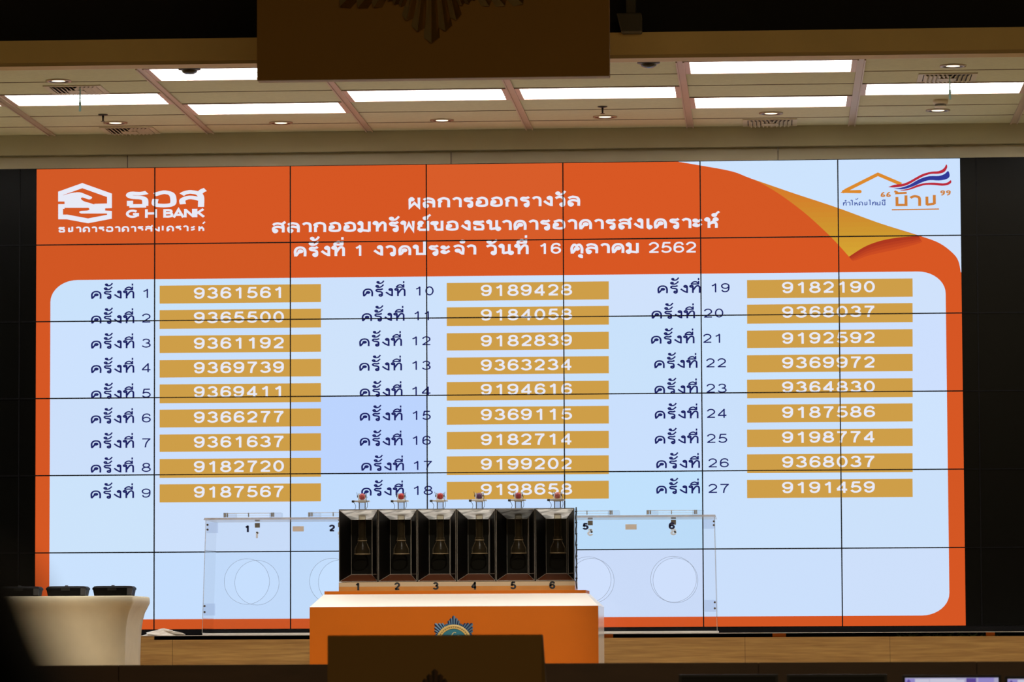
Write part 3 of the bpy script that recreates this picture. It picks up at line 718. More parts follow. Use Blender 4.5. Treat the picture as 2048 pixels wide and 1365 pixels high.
# ------------------------------------------------------------------ oak bench under the screen
YO = -1.10
zt_o = at(1024, 1277.5, YO).z; zb_ = at(1024, 1268.6, YO).z
M_OAK = wood('oak_veneer', (.36, .195, .058), (.60, .37, .125))
bn = thing('oak_bench', 'long oak veneered bench with white top below the screen', 'bench', (0, YO, STAGE))
xs = [-6.6] + [at(q, 1300, YO).x for q in (345, 917, 1490, 1780)] + [6.6]
for i in range(5):
    mb = MB(); mb.box(xs[i] + .0012, xs[i + 1] - .0012, YO, YO + .02, STAGE, zt_o)
    o = mb.build('front_panel', M_OAK, bn)
mb = MB(); mb.box(-6.6, 6.6, YO + .021, -.05, STAGE, zt_o - .002); mb.build('carcass', mat('bench_carcass', (.08, .05, .03), .7), bn)
mb = MB(); mb.box(-6.6, 6.6, YO - .004, -.03, zb_ - .004, zb_); mb.build('white_top', M_WHITEL, bn)
mb = MB(); mb.box(-6.6, 6.6, YO + .30, YO + .32, zt_o - .002, zb_ - .004); mb.build('recess', mat('shadow_gap_black', (.006, .005, .004), .8), bn)
xg = at(308, 1276, YO).x
mb = MB(); mb.box(-6.6, xg, YO, YO + .02, zt_o - .001, zb_ - .005); mb.build('filler_strip', M_OAK, bn)
# things tucked in the gap
for i, px in enumerate((1800, 1822, 1850, 1875, 1900, 1922, 1945, 1970, 1995)):
    p = at(px, 1271, YO + .10); mb = MB(); z0 = zt_o - .001; z1 = zb_ - .0045
    for k in range(7):
        a = random.uniform(-1.1, 1.1); ln = random.uniform(.025, .05); cx = p.x + random.uniform(-.03, .03); cy = YO + .10 + random.uniform(-.03, .03)
        dx = math.sin(a) * ln; zb0 = z0; zt0 = min(z1, z0 + (z1 - z0) * random.uniform(.6, 1))
        wv = .008
        mb.mesh([(cx - dx, cy, zb0 + .002), (cx - wv * .3, cy - .006, (zb0 + zt0) / 2 + .006), (cx + dx, cy, zt0), (cx + wv * .3, cy - .006, (zb0 + zt0) / 2 - .006), (cx, cy + .003, (zb0 + zt0) / 2)], [(0, 1, 4), (1, 2, 4), (2, 3, 4), (3, 0, 4)])
    mb.box(p.x - .004, p.x + .004, YO + .095, YO + .105, z0, z0 + .006)
    tag(mb.build('leaf_sprig', mat('dusty_leaf', (.14, .20, .09), .6)), 'small green leaf sprig in the gap under the white bench top, far right', 'leaves', 'leaf sprigs in the bench gap')
for x0, x1, lb in ((1186, 1226, 'orange block in the bench gap beside the orange podium'), (1972, 1990, 'orange block in the bench gap near the right edge of the photo'), (1545, 1572, 'dull orange block in the bench gap right of the acrylic cabinet')):
    a = at(x0, 1271, YO + .02); b = at(x1, 1271, YO + .02); mb = MB(); mb.box(a.x, b.x, YO + .025, YO + .04, zt_o - .001, zb_ - .005)
    tag(mb.build('orange_block', M_ORANGEL), lb, 'block', 'orange blocks in the bench gap')
# crumpled white bag
p = at(325, 1270, YO + .1); mb = MB(); n = 22; rings = []
for j in range(7):
    f = j / 6; ring = []
    for k in range(n):
        a = 2 * math.pi * k / n; rr = (1 - f ** 2.2) ** .5 if f < 1 else .03
        wob = 1 + .18 * math.sin(3 * a + j) + .10 * math.sin(7 * a + 2 * j)
        ring.append((p.x + .135 * rr * wob * math.cos(a) * (1 - .15 * f), YO + .12 + .09 * rr * wob * math.sin(a), zb_ + .0005 + .044 * f * (1 + .2 * math.sin(2 * a + j)) ))
    rings.append(ring)
mb.loft(rings); tag(mb.build('plastic_bag', mat('white_plastic_bag', (.72, .66, .58), .45)), 'crumpled white plastic bag on the bench beside the clothed table', 'bag')

# ------------------------------------------------------------------ clear acrylic cabinet
YF, YK = -1.0, -.42
ac = thing('acrylic_cabinet', 'long clear acrylic ball cabinet standing on the white bench top', 'acrylic cabinet', (0, YF, zb_))
xa0 = at(408.5, 1150, YF).x; xa1 = at(1431.5, 1150, YF).x
zA1 = at(1024, 1033.8, YF).z; zA0 = zb_ + .001
th = .008
hr = 45.7 / (FPX / (YF - CAM.y))
hx = [at(493.7 + 170.66 * i, 1160, YF).x for i in range(6)]; hz = at(1024, 1161.0, YF).z
def plate(y, mb):
    lo, hi = zA0 + .014, zA1 - .012
    xs_ = [xa0] + [(hx[i] + hx[i + 1]) / 2 for i in range(5)] + [xa1]
    for i in range(6):
        a0, a1 = xs_[i], xs_[i + 1]; N = 48; outer = []
        for k in range(N):
            a = 2 * math.pi * (k + .5) / N; c, s_ = math.cos(a), math.sin(a)
            t = min(((a1 - hx[i]) / c if c > 1e-6 else (a0 - hx[i]) / c if c < -1e-6 else 9), ((hi - hz) / s_ if s_ > 1e-6 else (lo - hz) / s_ if s_ < -1e-6 else 9))
            outer.append((hx[i] + c * t, hz + s_ * t))
        # snap the corners
        for cx, cz in ((a0, lo), (a0, hi), (a1, lo), (a1, hi)):
            j = min(range(N), key=lambda q: (outer[q][0] - cx) ** 2 + (outer[q][1] - cz) ** 2); outer[j] = (cx, cz)
        inner = [(hx[i] + hr * math.cos(2 * math.pi * (k + .5) / N), hz + hr * math.sin(2 * math.pi * (k + .5) / N)) for k in range(N)]
        for k in range(N):
            k2 = (k + 1) % N
            mb.face([(outer[k][0], y, outer[k][1]), (outer[k2][0], y, outer[k2][1]), (inner[k2][0], y, inner[k2][1]), (inner[k][0], y, inner[k][1])], 0)
            mb.face([(inner[k][0], y, inner[k][1]), (inner[k2][0], y, inner[k2][1]), (inner[k2][0], y + th, inner[k2][1]), (inner[k][0], y + th, inner[k][1])], 1)
        for k in range(N):                       # polished bead round each hole
            a_, b_ = 2 * math.pi * (k + .5) / N, 2 * math.pi * (k + 1.5) / N; ring = []
            for an_ in (a_, b_):
                c = Vector((hx[i] + hr * math.cos(an_), y, hz + hr * math.sin(an_))); d = Vector((math.cos(an_), 0, math.sin(an_)))
                ring.append([c + d * .0011 * math.cos(t_) + Vector((0, .0011, 0)) * math.sin(t_) for t_ in [q * math.pi / 3 for q in range(6)]])
            for q in range(6): mb.face([ring[0][q], ring[0][(q + 1) % 6], ring[1][(q + 1) % 6], ring[1][q]], 1)
    for i_, v in enumerate(mb.v):                # the ends lean outward a little towards the base
        t_ = (hi - v[2]) / (hi - lo)
        if abs(v[0] - xa0) < 1e-5: mb.v[i_] = (xa0 + .012 - .026 * t_, v[1], v[2])
        elif abs(v[0] - xa1) < 1e-5: mb.v[i_] = (xa1 - .007 + .014 * t_, v[1], v[2])
M_HZ = clear('dusty_acrylic', (.984, .988, .996), 1.25, .006, (.8, .75, .7))
mb = MB(); plate(YF, mb); mb.build('front_plate', [M_HZ, clear('hole_rim', (.80, .82, .86), 1.4, .10, (.9, .9, .9))], ac, recalc=False)
mb = MB(); plate(YK, mb); mb.build('rear_plate', [M_HZ, clear('hole_rim', (.80, .82, .86), 1.4, .10, (.9, .9, .9))], ac, recalc=False)
for xt, xb in ((xa0 + .012, xa0 - .014), (xa1 - .007, xa1 + .007)):
    lo, hi = zA0 + .014, zA1 - .012
    mb = MB(); mb.face([(xb, YF, lo), (xb, YK, lo), (xt, YK, hi), (xt, YF, hi)])
    mb.loft([[(xb - .0025, YF - .003, lo), (xb + .0025, YF - .003, lo), (xb + .0025, YF, lo), (xb - .0025, YF, lo)], [(xt - .0025, YF - .003, hi), (xt + .0025, YF - .003, hi), (xt + .0025, YF, hi), (xt - .0025, YF, hi)]], 1)
    mb.build('end_plate', [M_ACR, M_ACRE], ac, recalc=False)
M_FROST = clear('frosted_edge', (.985, .97, .95), 1.25, .16, (.95, .84, .74))
mb = MB(); mb.box(xa0 - .004, xa1 + .004, YF - .004, YK + .012, zA1 - .012, zA1 - .004, 0); mb.box(xa0, xa1, YF - .004, YK + .012, zA1 - .002, zA1 + .004, 0)
mb.build('lid', [M_FROST], ac)
mb = MB(); mb.box(xa0 - .012, xa1 + .012, YF - .006, YK + .012, zA0, zA0 + .014); mb.build('base', mat('frosted_white_base', (.72, .68, .62), .35), ac)
M_TAN = film('tan_sticker_back', (1.0, .84, .66), (1.0, .84, .66), 1)
for px in (494.5, 664, 833.5, 1003, 1171, 1343.5):
    i = (494.5, 664, 833.5, 1003, 1171, 1343.5).index(px); h = 14
    yb = 1065 - i * 1.15; a = at(px - 5.2, yb, YF); b = at(px + 5.2, yb, YF); c = at(px, yb - h, YF)
    mb = MB(); letters(mb, str(i + 1), a.x, a.z, b.x - a.x, c.z - a.z, .24, YF - .0015); mb.build('number_sticker', M_NAVY, ac, recalc=False)
for i in range(6):
    X = hx[i] + .0; yb = 1077 - i * 1.1
    pz = at(515 + i * 166.4, yb, YK); pc = at(515 + i * 166.4, yb - 14, YK)
    mb = MB(); letters(mb, str(i + 1), pz.x - .018, pz.z, .036, pc.z - pz.z, .24, YK - .0015, mirror=True); mb.build('number_sticker', M_TAN, ac, recalc=False, label='tan back of a number sticker')
    s0 = at(515 + i * 166.4, 1051.5 - i * 1.2, YK); mb = MB(); mb.box(s0.x - .018, s0.x + .018, YK - .012, YK - .001, s0.z - .017, s0.z + .017); mb.build('latch', mat('grey_latch', (.20, .18, .13), .5), ac)
for px, py in ((596.5, 1058.5), (1262, 1054.6)):
    s0 = at(px, py, YK); mb = MB(); mb.box(s0.x - .041, s0.x + .041, YK - .002, YK - .0005, s0.z - .019, s0.z + .019); mb.build('paper_label', M_TAN, ac)
for px, pys in ((415, (1050.5, 1060)), (409, (1213, 1225)), (1427.6, (1043.5, 1051)), (1429.6, (1205.5, 1217.5))):
    a = at(px, pys[0], YF); sgn = 1 if px < 1000 else -1
    mb = MB(); mb.box(min(a.x - .008 * sgn, a.x + .075 * sgn), max(a.x - .008 * sgn, a.x + .075 * sgn), YF + .009, YF + .015, at(px, pys[1] + 7, YF).z, at(px, pys[0] - 5, YF).z)
    br = mb.build('corner_bracket', clear('bracket_acrylic', (.93, .94, .97), 1.3, .03), ac)
    for y_ in pys:
        q = at(px, y_, YF - .01); mb = MB(); mb.cyl((q.x, YF - .012, q.z), (q.x, YF, q.z), .0075, n=14); mb.build('bolt', mat('dull_bolt', (.16, .14, .12), .4, .5), br)
M_TICK = mat('grey_clip', (.25, .24, .22), .5)
for i in range(6):
    zz = lambda y_: at(500 + 169 * i, y_ - i * 1.2, YF).z
    X = lambda q: at(q + 169 * i, 1030, YF + .25).x
    mb = MB(); z0, z1 = zA1 + .004, zA1 + .045
    for a, b in ((448, 471), (540, 563)): mb.box(X(a), X(b), YF + .22, YF + .34, z0, z1)
    tr = mb.build('ball_tray', clear('tray_acrylic', (.94, .95, .97), 1.35, .03), ac)
    mb = MB(); mb.box(X(452), X(548), YF + .21, YF + .218, z0 + .036, z0 + .041); mb.box(X(452), X(548), YF + .21, YF + .218, z0 + .020, z0 + .022); mb.build('rail', M_ACRE, tr)
    for q, w in ((451, .008), (456, .005), (498.4, .003), (545, .006), (548.5, .004)):
        mb = MB(); mb.box(X(q) - w, X(q) + w, YF + .205, YF + .222, z0 + .012, z0 + .042); mb.build('clip', M_TICK, tr)

# ------------------------------------------------------------------ podium
YP = -3.0
pod = thing('podium', 'orange fronted white podium with blue star crest carrying the ball chambers', 'podium', (at(908, 1300, YP).x, YP, STAGE))
a = at(619.3, 1270, YP); b = at(1196.8, 1270, YP); zP = at(908, 1213.8, YP).z
a2 = at(647.5, 1190, YP + .22); b2 = at(1172.5, 1190, YP + .22); zP2 = at(908, 1188.6, YP + .22).z; zP3 = at(908, 1182.2, YP + .22).z
DP = .95
mb = MB(); mb.box(a.x, b.x, YP + .012, YP + DP, STAGE, zP); mb.build('body', M_WHITEL, pod)
mb = MB(); mb.box(a.x, b.x, YP, YP + .0115, STAGE, zP); mb.build('front_panel', M_ORANGEL, pod)
mb = MB()
r0 = [(a.x, YP, zP + .0005), (b.x, YP, zP + .0005), (b.x, YP + DP, zP + .0005), (a.x, YP + DP, zP + .0005)]
r1 = [(a2.x, YP + .22, zP2), (b2.x, YP + .22, zP2), (b2.x, YP + DP - .15, zP2), (a2.x, YP + DP - .15, zP2)]
mb.loft([r0, r1]); mb.build('sloped_top', mat('white_gloss_top', (.90, .88, .84), .35), pod)
mb = MB(); mb.box(a2.x + .004, b2.x - .004, YP + .225, YP + DP - .155, zP2 + .0005, zP3); mb.build('orange_platform', M_ORANGEL, pod)

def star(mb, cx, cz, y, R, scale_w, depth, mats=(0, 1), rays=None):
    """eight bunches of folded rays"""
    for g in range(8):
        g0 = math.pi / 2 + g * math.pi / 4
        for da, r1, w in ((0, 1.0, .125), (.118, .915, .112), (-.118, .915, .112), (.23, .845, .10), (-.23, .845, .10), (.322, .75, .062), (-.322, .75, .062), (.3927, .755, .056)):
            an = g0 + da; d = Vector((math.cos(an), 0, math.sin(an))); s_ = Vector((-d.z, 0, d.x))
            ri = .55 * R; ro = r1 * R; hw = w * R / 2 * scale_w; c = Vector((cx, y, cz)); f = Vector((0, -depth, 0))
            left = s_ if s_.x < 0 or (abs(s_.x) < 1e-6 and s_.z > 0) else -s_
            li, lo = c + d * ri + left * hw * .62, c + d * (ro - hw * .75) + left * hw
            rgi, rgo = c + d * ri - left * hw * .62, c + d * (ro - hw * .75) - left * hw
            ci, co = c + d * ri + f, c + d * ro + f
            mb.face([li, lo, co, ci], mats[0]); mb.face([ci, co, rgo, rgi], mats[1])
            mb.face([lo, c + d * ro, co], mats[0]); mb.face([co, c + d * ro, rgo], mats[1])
cr = at(907.5, 1286, YP); k = 1 / (FPX / (YP - CAM.y))
cx_, cz_ = cr.x, cr.z
mb = MB(); star(mb, cx_, cz_, YP - .0005, 54 * k, 1.0, .006)
crest = mb.build('crest', [mat('crest_navy', (.010, .022, .085), .5), mat('crest_steel_blue', (.10, .22, .36), .5)], pod, recalc=False)
mb = MB(); mb.lathe((cx_, YP, cz_), [(36 * k, .0), (36 * k, .008), (33 * k, .010), (32.6 * k, .0075), (29.5 * k, .0075), (29 * k, .010), (27.6 * k, .010), (27.2 * k, .006)], 56, axis='Y')
mb.build('crest_ring', mat('crest_gold', (.58, .42, .14), .45), crest)
mb = MB()
for i in range(44):
    an = 2 * math.pi * i / 44; q = (cx_ + 31 * k * math.cos(an), YP - .0076, cz_ + 31 * k * math.sin(an))
    mb.lathe(q, [(1.05 * k, 0), (1.05 * k, .001), (.001, .002)], 6, axis='Y')
mb.build('bead', mat('crest_dark_bead', (.05, .03, .012), .5), crest)
mb = MB(); mb.lathe((cx_, YP, cz_), [(27.4 * k, .004), (27.2 * k, .0065), (.001, .0065)], 48, axis='Y'); mb.build('crest_disc', mat('crest_teal', (.012, .16, .24), .5), crest)
mb = MB()
for pts, w in ((smooth([(-4, 0), (-5, 9), (-3.5, 15), (-1, 19)]), 2.0), (smooth([(6, 10), (9, 14), (13, 12)]), 2.2), (smooth([(-1, 19), (2, 20.5), (5, 19)]), 1.4)):
    ribbon(mb, pts, w, lambda p: (cx_ + p[0] * k, YP - .0072, cz_ + p[1] * k))
mb.build('crest_figure', mat('crest_pale_gold', (.55, .50, .25), .5), crest, recalc=False)

# ------------------------------------------------------------------ six ball chambers and their base
YC = YP + .26
DC = .40
sc = FPX / (YC - CAM.y)
c0 = at(677.5, 1090, YC).x; c1 = at(1149.2, 1090, YC).x; cw = (c1 - c0) / 6
zc0 = at(913, 1164, YC).z; zc1_ = at(913, 1017.8, YC).z; zbase = zP3 + .0005
bp = thing('chamber_base', 'tan base board numbered 1 to 6 under the dark ball chambers', 'base board', ((c0 + c1) / 2, YC, zbase))
zmid = at(913, 1173.2, YC).z
mb = MB(); mb.box(c0, c1, YC, YC + DC, zbase, zmid); mb.build('lower_board', mat('amber_board', (.50, .22, .05), .35, noise=.1, nscale=5), bp)
mb = MB(); mb.box(c0, c1, YC, YC + DC, zmid, zc0 - .001); mb.build('upper_board', mat('beige_board', (.48, .36, .23), .4), bp)
for i in range(6):
    px = (715.5, 794.5, 871.5, 948, 1026.5, 1104.5)[i]; q0 = at(px - 5, 1182 - i * .55, YC); q1 = at(px + 5, 1182, YC); h = 15.5 / sc
    mb = MB(); letters(mb, str(i + 1), q0.x, at(px, 1181.5 - i * .55, YC).z, 10 / sc, h, .21, YC - .0012); mb.build('number', mat('black_numeral', (.008, .008, .012), .5), bp, recalc=False)

M_CBLK = mat('chamber_black', (.0025, .0025, .002), .3, spec=.15)
M_CSIDE = mat('chamber_side_smoked', (.004, .0035, .003), .5, spec=.08)
M_CLINE = mat('acrylic_edge_highlight', (.34, .30, .25), .4)  # pale tone paints the light caught by the clear acrylic edges
M_CREFL = mat('chamber_sill_orange_reflection', (.11, .030, .010), .35)  # brown tone stands in for orange reflected in the dark sill
M_CTOP = film('ceiling_reflection_film_top', (.30, .31, .31), (1, 1, .98), 7, (1, 1, 3))  # pale streaks imitate ceiling lights reflected through the clear lid
M_CTOPD = film('grey_unlit_top', (.05, .05, .047), (.20, .20, .19), 7, (1, 1, 3))  # same streaks in darker greys for the one unlit top
M_FUN = clear('amber_clear_plastic', (.80, .76, .66), 1.15, .03, (.36, .27, .15), .25)
M_TUBE = clear('clear_tube', (.90, .92, .95), 1.35, .06, (.8, .75, .65))
def bar3(mb, p, q, r): mb.cyl(p, q, r, n=6)
def make_chamber(x0, dark_top):
    t = thing('ball_chamber', '', 'ball chamber', (x0 + cw / 2, YC, zc0), 'dark ball chambers on the podium')
    x1 = x0 + cw; u = 1 / sc; g = .0015
    ox0, ox1, oz0, oz1 = x0 + 1.2 * u, x1 - 1.2 * u, zc0 + .004, zc1_ - 2 * u
    ix0, ix1, iz0, iz1 = x0 + 17.5 * u, x1 - 19.5 * u, zc0 + 16.5 * u, zc1_ - 19 * u
    yf, yb = YC, YC + .26
    mb = MB(); mb.face([(ix0, yb, iz0), (ix1, yb, iz0), (ix1, yb, iz1), (ix0, yb, iz1)])
    mb.box(x0 + g, x1 - g, YC + .30, YC + DC, zc0 + .001, zc1_ - .004); mb.build('back_panel', M_CBLK, t, recalc=False)
    mb = MB(); mb.face([(ox0, yf, oz1), (ox1, yf, oz1), (ix1, yb, iz1), (ix0, yb, iz1)]); mb.build('top_bevel', M_CTOPD if dark_top else M_CTOP, t, recalc=False)
    mb = MB(); mb.face([(ox0, yf, oz0), (ix0, yb, iz0), (ix1, yb, iz0), (ox1, yf, oz0)]); mb.build('sill', M_CREFL, t, recalc=False)
    for a, b in ((ox0, ix0), (ox1, ix1)):
        mb = MB(); mb.face([(a, yf, oz0), (b, yb, iz0), (b, yb, iz1), (a, yf, oz1)]); mb.build('side_panel', M_CSIDE, t, recalc=False)
    for a_, b_ in ((x0 + g, ox0), (ox1, x1 - g)):
        mb = MB(); mb.box(a_, b_, YC - .002, YC + .30, zc0 + .002, zc1_ - .004)
        mb.build('outer_wall', mat('smoked_acrylic_wall', (.014, .012, .010), .2, spec=.3), t)
    mb = MB(); mb.box(x0 + g, x1 - g, YC - .004, YC + DC, zc1_ - .004, zc1_); mb.build('lid', clear('lid_acrylic', (.96, .95, .93), 1.35, .12, (.6, .52, .42)), t)
    mb = MB(); r = .0019
    O_ = [(ox0, yf, oz0), (ox1, yf, oz0), (ox1, yf, oz1), (ox0, yf, oz1)]; I_ = [(ix0, yb, iz0), (ix1, yb, iz0), (ix1, yb, iz1), (ix0, yb, iz1)]
    for p in range(4): bar3(mb, I_[p], I_[(p + 1) % 4], r if p != 3 else r * .7); bar3(mb, O_[p], I_[p], r)
    for p in range(4): bar3(mb, O_[p], O_[(p + 1) % 4], r * .9)
    bar3(mb, (ix1 + 5 * u, yf + .10, oz0 + 12 * u), (ix1 + 5 * u, yf + .10, oz1 - 14 * u), r * .55)
    bar3(mb, (ix1 + 5 * u, yf + .10, oz0 + 14.5 * u), (ox1, yf + .02, oz0 + 14.5 * u), r * .8)
    mb.build('edge_strip', M_CLINE, t)
    cx = x0 + 43.0 * u; cy = YC + .15
    Z = lambda py: zc0 + (1164 - py) * u
    mb = MB(); mb.lathe((cx, cy, 0), [(7.3 * u, Z(1018)), (7.3 * u, Z(1077))], 20); mb.build('inner_tube', M_FUN, t, True)
    fn = MB(); fn.lathe((cx, cy, 0), [(8.6 * u, Z(1074)), (9 * u, Z(1077)), (9 * u, Z(1081)), (8.8 * u, Z(1083)), (15.5 * u, Z(1096)), (16 * u, Z(1098)), (16 * u, Z(1106)), (15.6 * u, Z(1107))], 24)
    f_ = fn.build('funnel', M_FUN, t, True)
    mb = MB()
    for py, rr in ((1080, 9.4), (1107, 16.6)): mb.lathe((cx, cy, 0), [(rr * u, Z(py) - .003), (rr * u + .0012, Z(py)), (rr * u, Z(py) + .003), (rr * u - .004, Z(py))], 24)
    mb.build('rim', mat('amber_rim', (.20, .145, .08), .4), f_, True)
    tz = zc1_
    cyt = YC + .15
    mb = MB(); mb.lathe((cx, cyt, tz), [(7 * u, 0), (7 * u, 17 * u)], 20); mb.build('outlet_tube', M_TUBE, t, True)
    mb = MB(); mb.box(cx - 15 * u, cx + 15 * u, cyt - .03, cyt + .03, tz + 16 * u, tz + 18.5 * u); mb.lathe((cx, cyt, tz), [(8.4 * u, 14.5 * u), (8.8 * u, 16 * u), (8.8 * u, 19 * u), (7.6 * u, 20 * u)], 20)
    mb.build('collar', mat('white_cream_plastic', (.74, .70, .64), .35), t)
    mb = MB(); mb.lathe((cx, cyt, tz), [(8.0 * u, 20 * u), (8.0 * u, 32 * u), (8.4 * u, 33 * u)], 20); mb.build('ball_holder', M_TUBE, t, True)
    mb = MB()
    for s_ in (-1, 1):
        mb.box(cx + s_ * 8.6 * u - .003, cx + s_ * 8.6 * u + .003, cyt - .03, cyt - .022, tz + 25 * u, tz + 29 * u)
        mb.tube([(cx + s_ * 8.4 * u, cyt - .026, tz + 24 * u), (cx + s_ * 9.4 * u, cyt - .026, tz + 31 * u), (cx + s_ * 10.4 * u, cyt - .026, tz + 35 * u)], .0015, 6)
    mb.build('clip', mat('dark_clip', (.07, .06, .055), .4), t)
    mb = MB(); mb.cyl((cx - 20.5 * u, cyt - .02, tz + 17 * u), (cx - 15 * u, cyt - .02, tz + 17 * u), 2.3 * u, n=12); mb.build('valve', mat('dark_valve', (.045, .045, .05), .4), t)
    for pts in (((-17, 15), (-13.5, 11), (-12.2, 6), (-14, 1), (-17, .2)), ((11, 26), (9.6, 20), (11.4, 12), (10.8, 5), (8, .3))):
        mb = MB(); mb.tube(smooth([(cx + a_ * u, 0, tz + b_ * u) for a_, b_ in pts] and [(a_, b_) for a_, b_ in pts], 4) and [(cx + a_ * u, cyt - .03, tz + b_ * u) for a_, b_ in smooth(list(pts), 4)], .0016, 6)
        mb.build('wire', mat('dark_wire', (.04, .035, .035), .4), t)
    return t, cx, cyt, tz
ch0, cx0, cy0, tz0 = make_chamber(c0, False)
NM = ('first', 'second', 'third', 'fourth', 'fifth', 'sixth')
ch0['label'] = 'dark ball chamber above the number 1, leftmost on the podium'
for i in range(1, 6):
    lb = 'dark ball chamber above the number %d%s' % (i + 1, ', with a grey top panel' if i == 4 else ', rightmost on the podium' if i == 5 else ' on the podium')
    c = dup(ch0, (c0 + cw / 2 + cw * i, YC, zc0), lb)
    if i == 4:
        for k_ in c.children:
            if k_.name.startswith('top_bevel'):
                k_.data = k_.data.copy(); k_.data.materials[0] = M_CTOPD
BALL = ((.78, .13, .13), (.62, .012, .012), (.62, .015, .010), (.16, .035, .14), (.62, .035, .06), (.85, .22, .17))
BN = ('pink red', 'deep red', 'bright red', 'purple', 'crimson', 'salmon pink')
for i in range(6):
    u = 1 / sc; mb = MB(); X = cx0 + cw * i; Z_ = tz0 + 26.5 * u; R_ = 6.7 * u
    mb.lathe((X, cy0, Z_), [(max(.0005, R_ * math.sin(math.pi * k_ / 14)), -R_ * math.cos(math.pi * k_ / 14)) for k_ in range(15)], 24)
    tag(mb.build('lottery_ball', mat('ball_%s' % BN[i].replace(' ', '_'), BALL[i], .35), smooth=True), '%s lottery ball held on top of ball chamber %d' % (BN[i], i + 1), 'ball', 'drawn lottery balls')
# black cable down the right side of the chambers
mb = MB(); X = c1 + .011; pts = [(X, YC + .03, zc1_ + .002)]
for k_ in range(24): pts.append((X + .003 * math.sin(k_ * 1.7), YC + .01, zc1_ - (zc1_ - zbase - .008) * k_ / 23))
mb.tube(pts, .0042, 8)
for k_ in range(7):
    z = zc1_ - .03 - k_ * .075; mb.lathe((X, YC + .01, z), [(.0045, 0), (.008, .003), (.008, .007), (.0045, .010)], 10)
tag(mb.build('cable', mat('black_cable', (.008, .008, .009), .4)), 'black cable with ties running down the right side of the chambers', 'cable')

# ------------------------------------------------------------------ clothed table and black cases at left
YT_ = -2.5
kt = FPX / (YT_ - CAM.y)
xr = at(264, 1194, YT_).x; zT = at(150, 1193.2, YT_).z; TDp = .80; TL_ = 2.2
tb = thing('side_table', 'long table at left under a cream fitted stretch cloth', 'table', (xr - TL_ / 2, YT_, STAGE))
mb = MB(); mb.box(xr - TL_ + .02, xr - .02, YT_ + .02, YT_ + TDp - .02, zT - .035, zT - .006); mb.build('tabletop', mat('table_board', (.5, .42, .3), .6), tb)
for x in (xr - TL_ + .10, xr - .10):
    for y in (YT_ + .10, YT_ + TDp - .10):
        mb = MB(); mb.cyl((x, y, STAGE), (x, y, zT - .035), .016, n=12); mb.build('leg', M_STEEL, tb)
def cloth():
    mb = MB(); rings = []
    H = zT - STAGE
    for dz, ins, soft in ((0, .012, 0), (-.006, .002, 0), (-.030, .0, 0), (-.045, .001, .1), (-.075, .014, .35), (-.11, .030, .6), (-.16, .042, .85), (-.22, .050, 1), (-.30, .055, 1), (-.42, .058, 1), (-H + .002, .060, 1)):
        x0, x1, y0, y1 = xr - TL_, xr, YT_, YT_ + TDp; ring = []
        cs = [(x0, y0, 1, 1), (x1, y0, -1, 1), (x1, y1, -1, -1), (x0, y1, 1, -1)]
        for i in range(4):
            a_, b_ = cs[i], cs[(i + 1) % 4]; nseg = 14 if i % 2 == 0 else 8
            for k_ in range(nseg):
                f = k_ / nseg; e = min(f, 1 - f) * 2
                px_ = (a_[0] + a_[2] * ins) + ((b_[0] + b_[2] * ins) - (a_[0] + a_[2] * ins)) * f
                py_ = (a_[1] + a_[3] * ins) + ((b_[1] + b_[3] * ins) - (a_[1] + a_[3] * ins)) * f
                sag = soft * .03 * (e ** .6)
                if i == 0: py_ += sag
                elif i == 2: py_ -= sag
                elif i == 1: px_ -= sag
                else: px_ += sag
                ring.append((px_, py_, zT + dz))
        rings.append(ring)
    mb.loft(rings, cap=False)
    n = len(rings[0]); mb.face(rings[0]); return mb
o = cloth().build('tablecloth', M_CLOTH, smooth=True)
m_ = o.modifiers.new('thickness', 'SOLIDIFY'); m_.thickness = .002; m_.offset = 1
tag(o, 'cream fitted stretch cloth pulled over the side table', 'tablecloth')
def make_case(x0):
    w = 83 / kt; t = thing('lidded_case', '', 'case', (x0 + w / 2, YT_ + .2, zT + .003), 'black lidded cases on the side table')
    h = 20 / kt; y0, y1 = YT_ + .12, YT_ + .34; z = zT + .003
    def rect(ix, iy, zz, ch):
        a_, b_, c_, d_ = x0 + ix, x0 + w - ix, y0 + iy, y1 - iy
        return [(a_ + ch, c_, zz), (b_ - ch, c_, zz), (b_, c_ + ch, zz), (b_, d_ - ch, zz), (b_ - ch, d_, zz), (a_ + ch, d_, zz), (a_, d_ - ch, zz), (a_, c_ + ch, zz)]
    mb = MB(); mb.loft([rect(.012, .012, z, .03), rect(.004, .004, z + h * .62, .035)]); mb.build('case_body', M_BLACKP, t)
    mb = MB(); mb.loft([rect(0, 0, z + h * .60 + .001, .035), rect(0, 0, z + h * .80, .035), rect(.012, .012, z + h * .97, .035), rect(.03, .03, z + h, .03)]); mb.build('lid', M_BLACKP, t)
    mb = MB(); mb.lathe((x0 + w / 2, y0 + .05, z + h), [(.012, -.004), (.012, .003), (.008, .006), (.001, .006)], 14); mb.build('knob', mat('dark_knob', (.02, .018, .02), .3), t, True)
    mb = MB(); mb.box(x0 + w / 2 - .03, x0 + w / 2 + .03, y0 - .003, y0 + .002, z + h * .55, z + h * .82); mb.build('latch', mat('dark_latch', (.02, .02, .02), .3), t)
    mb = MB(); mb.loft([[(x0 + w - .036, y0 - .002, z + h * .1), (x0 + w - .008, y0 + .024, z + h * .1), (x0 + w - .008, y0 + .030, z + h * .1), (x0 + w - .036, y0 + .004, z + h * .1)],
                       [(x0 + w - .036, y0 - .002, z + h * .78), (x0 + w - .001, y0 + .030, z + h * .78), (x0 + w - .001, y0 + .036, z + h * .78), (x0 + w - .036, y0 + .004, z + h * .78)]])
    mb.build('corner_plate', mat('grey_corner_plate', (.085, .085, .09), .3, .4), t)
    return t
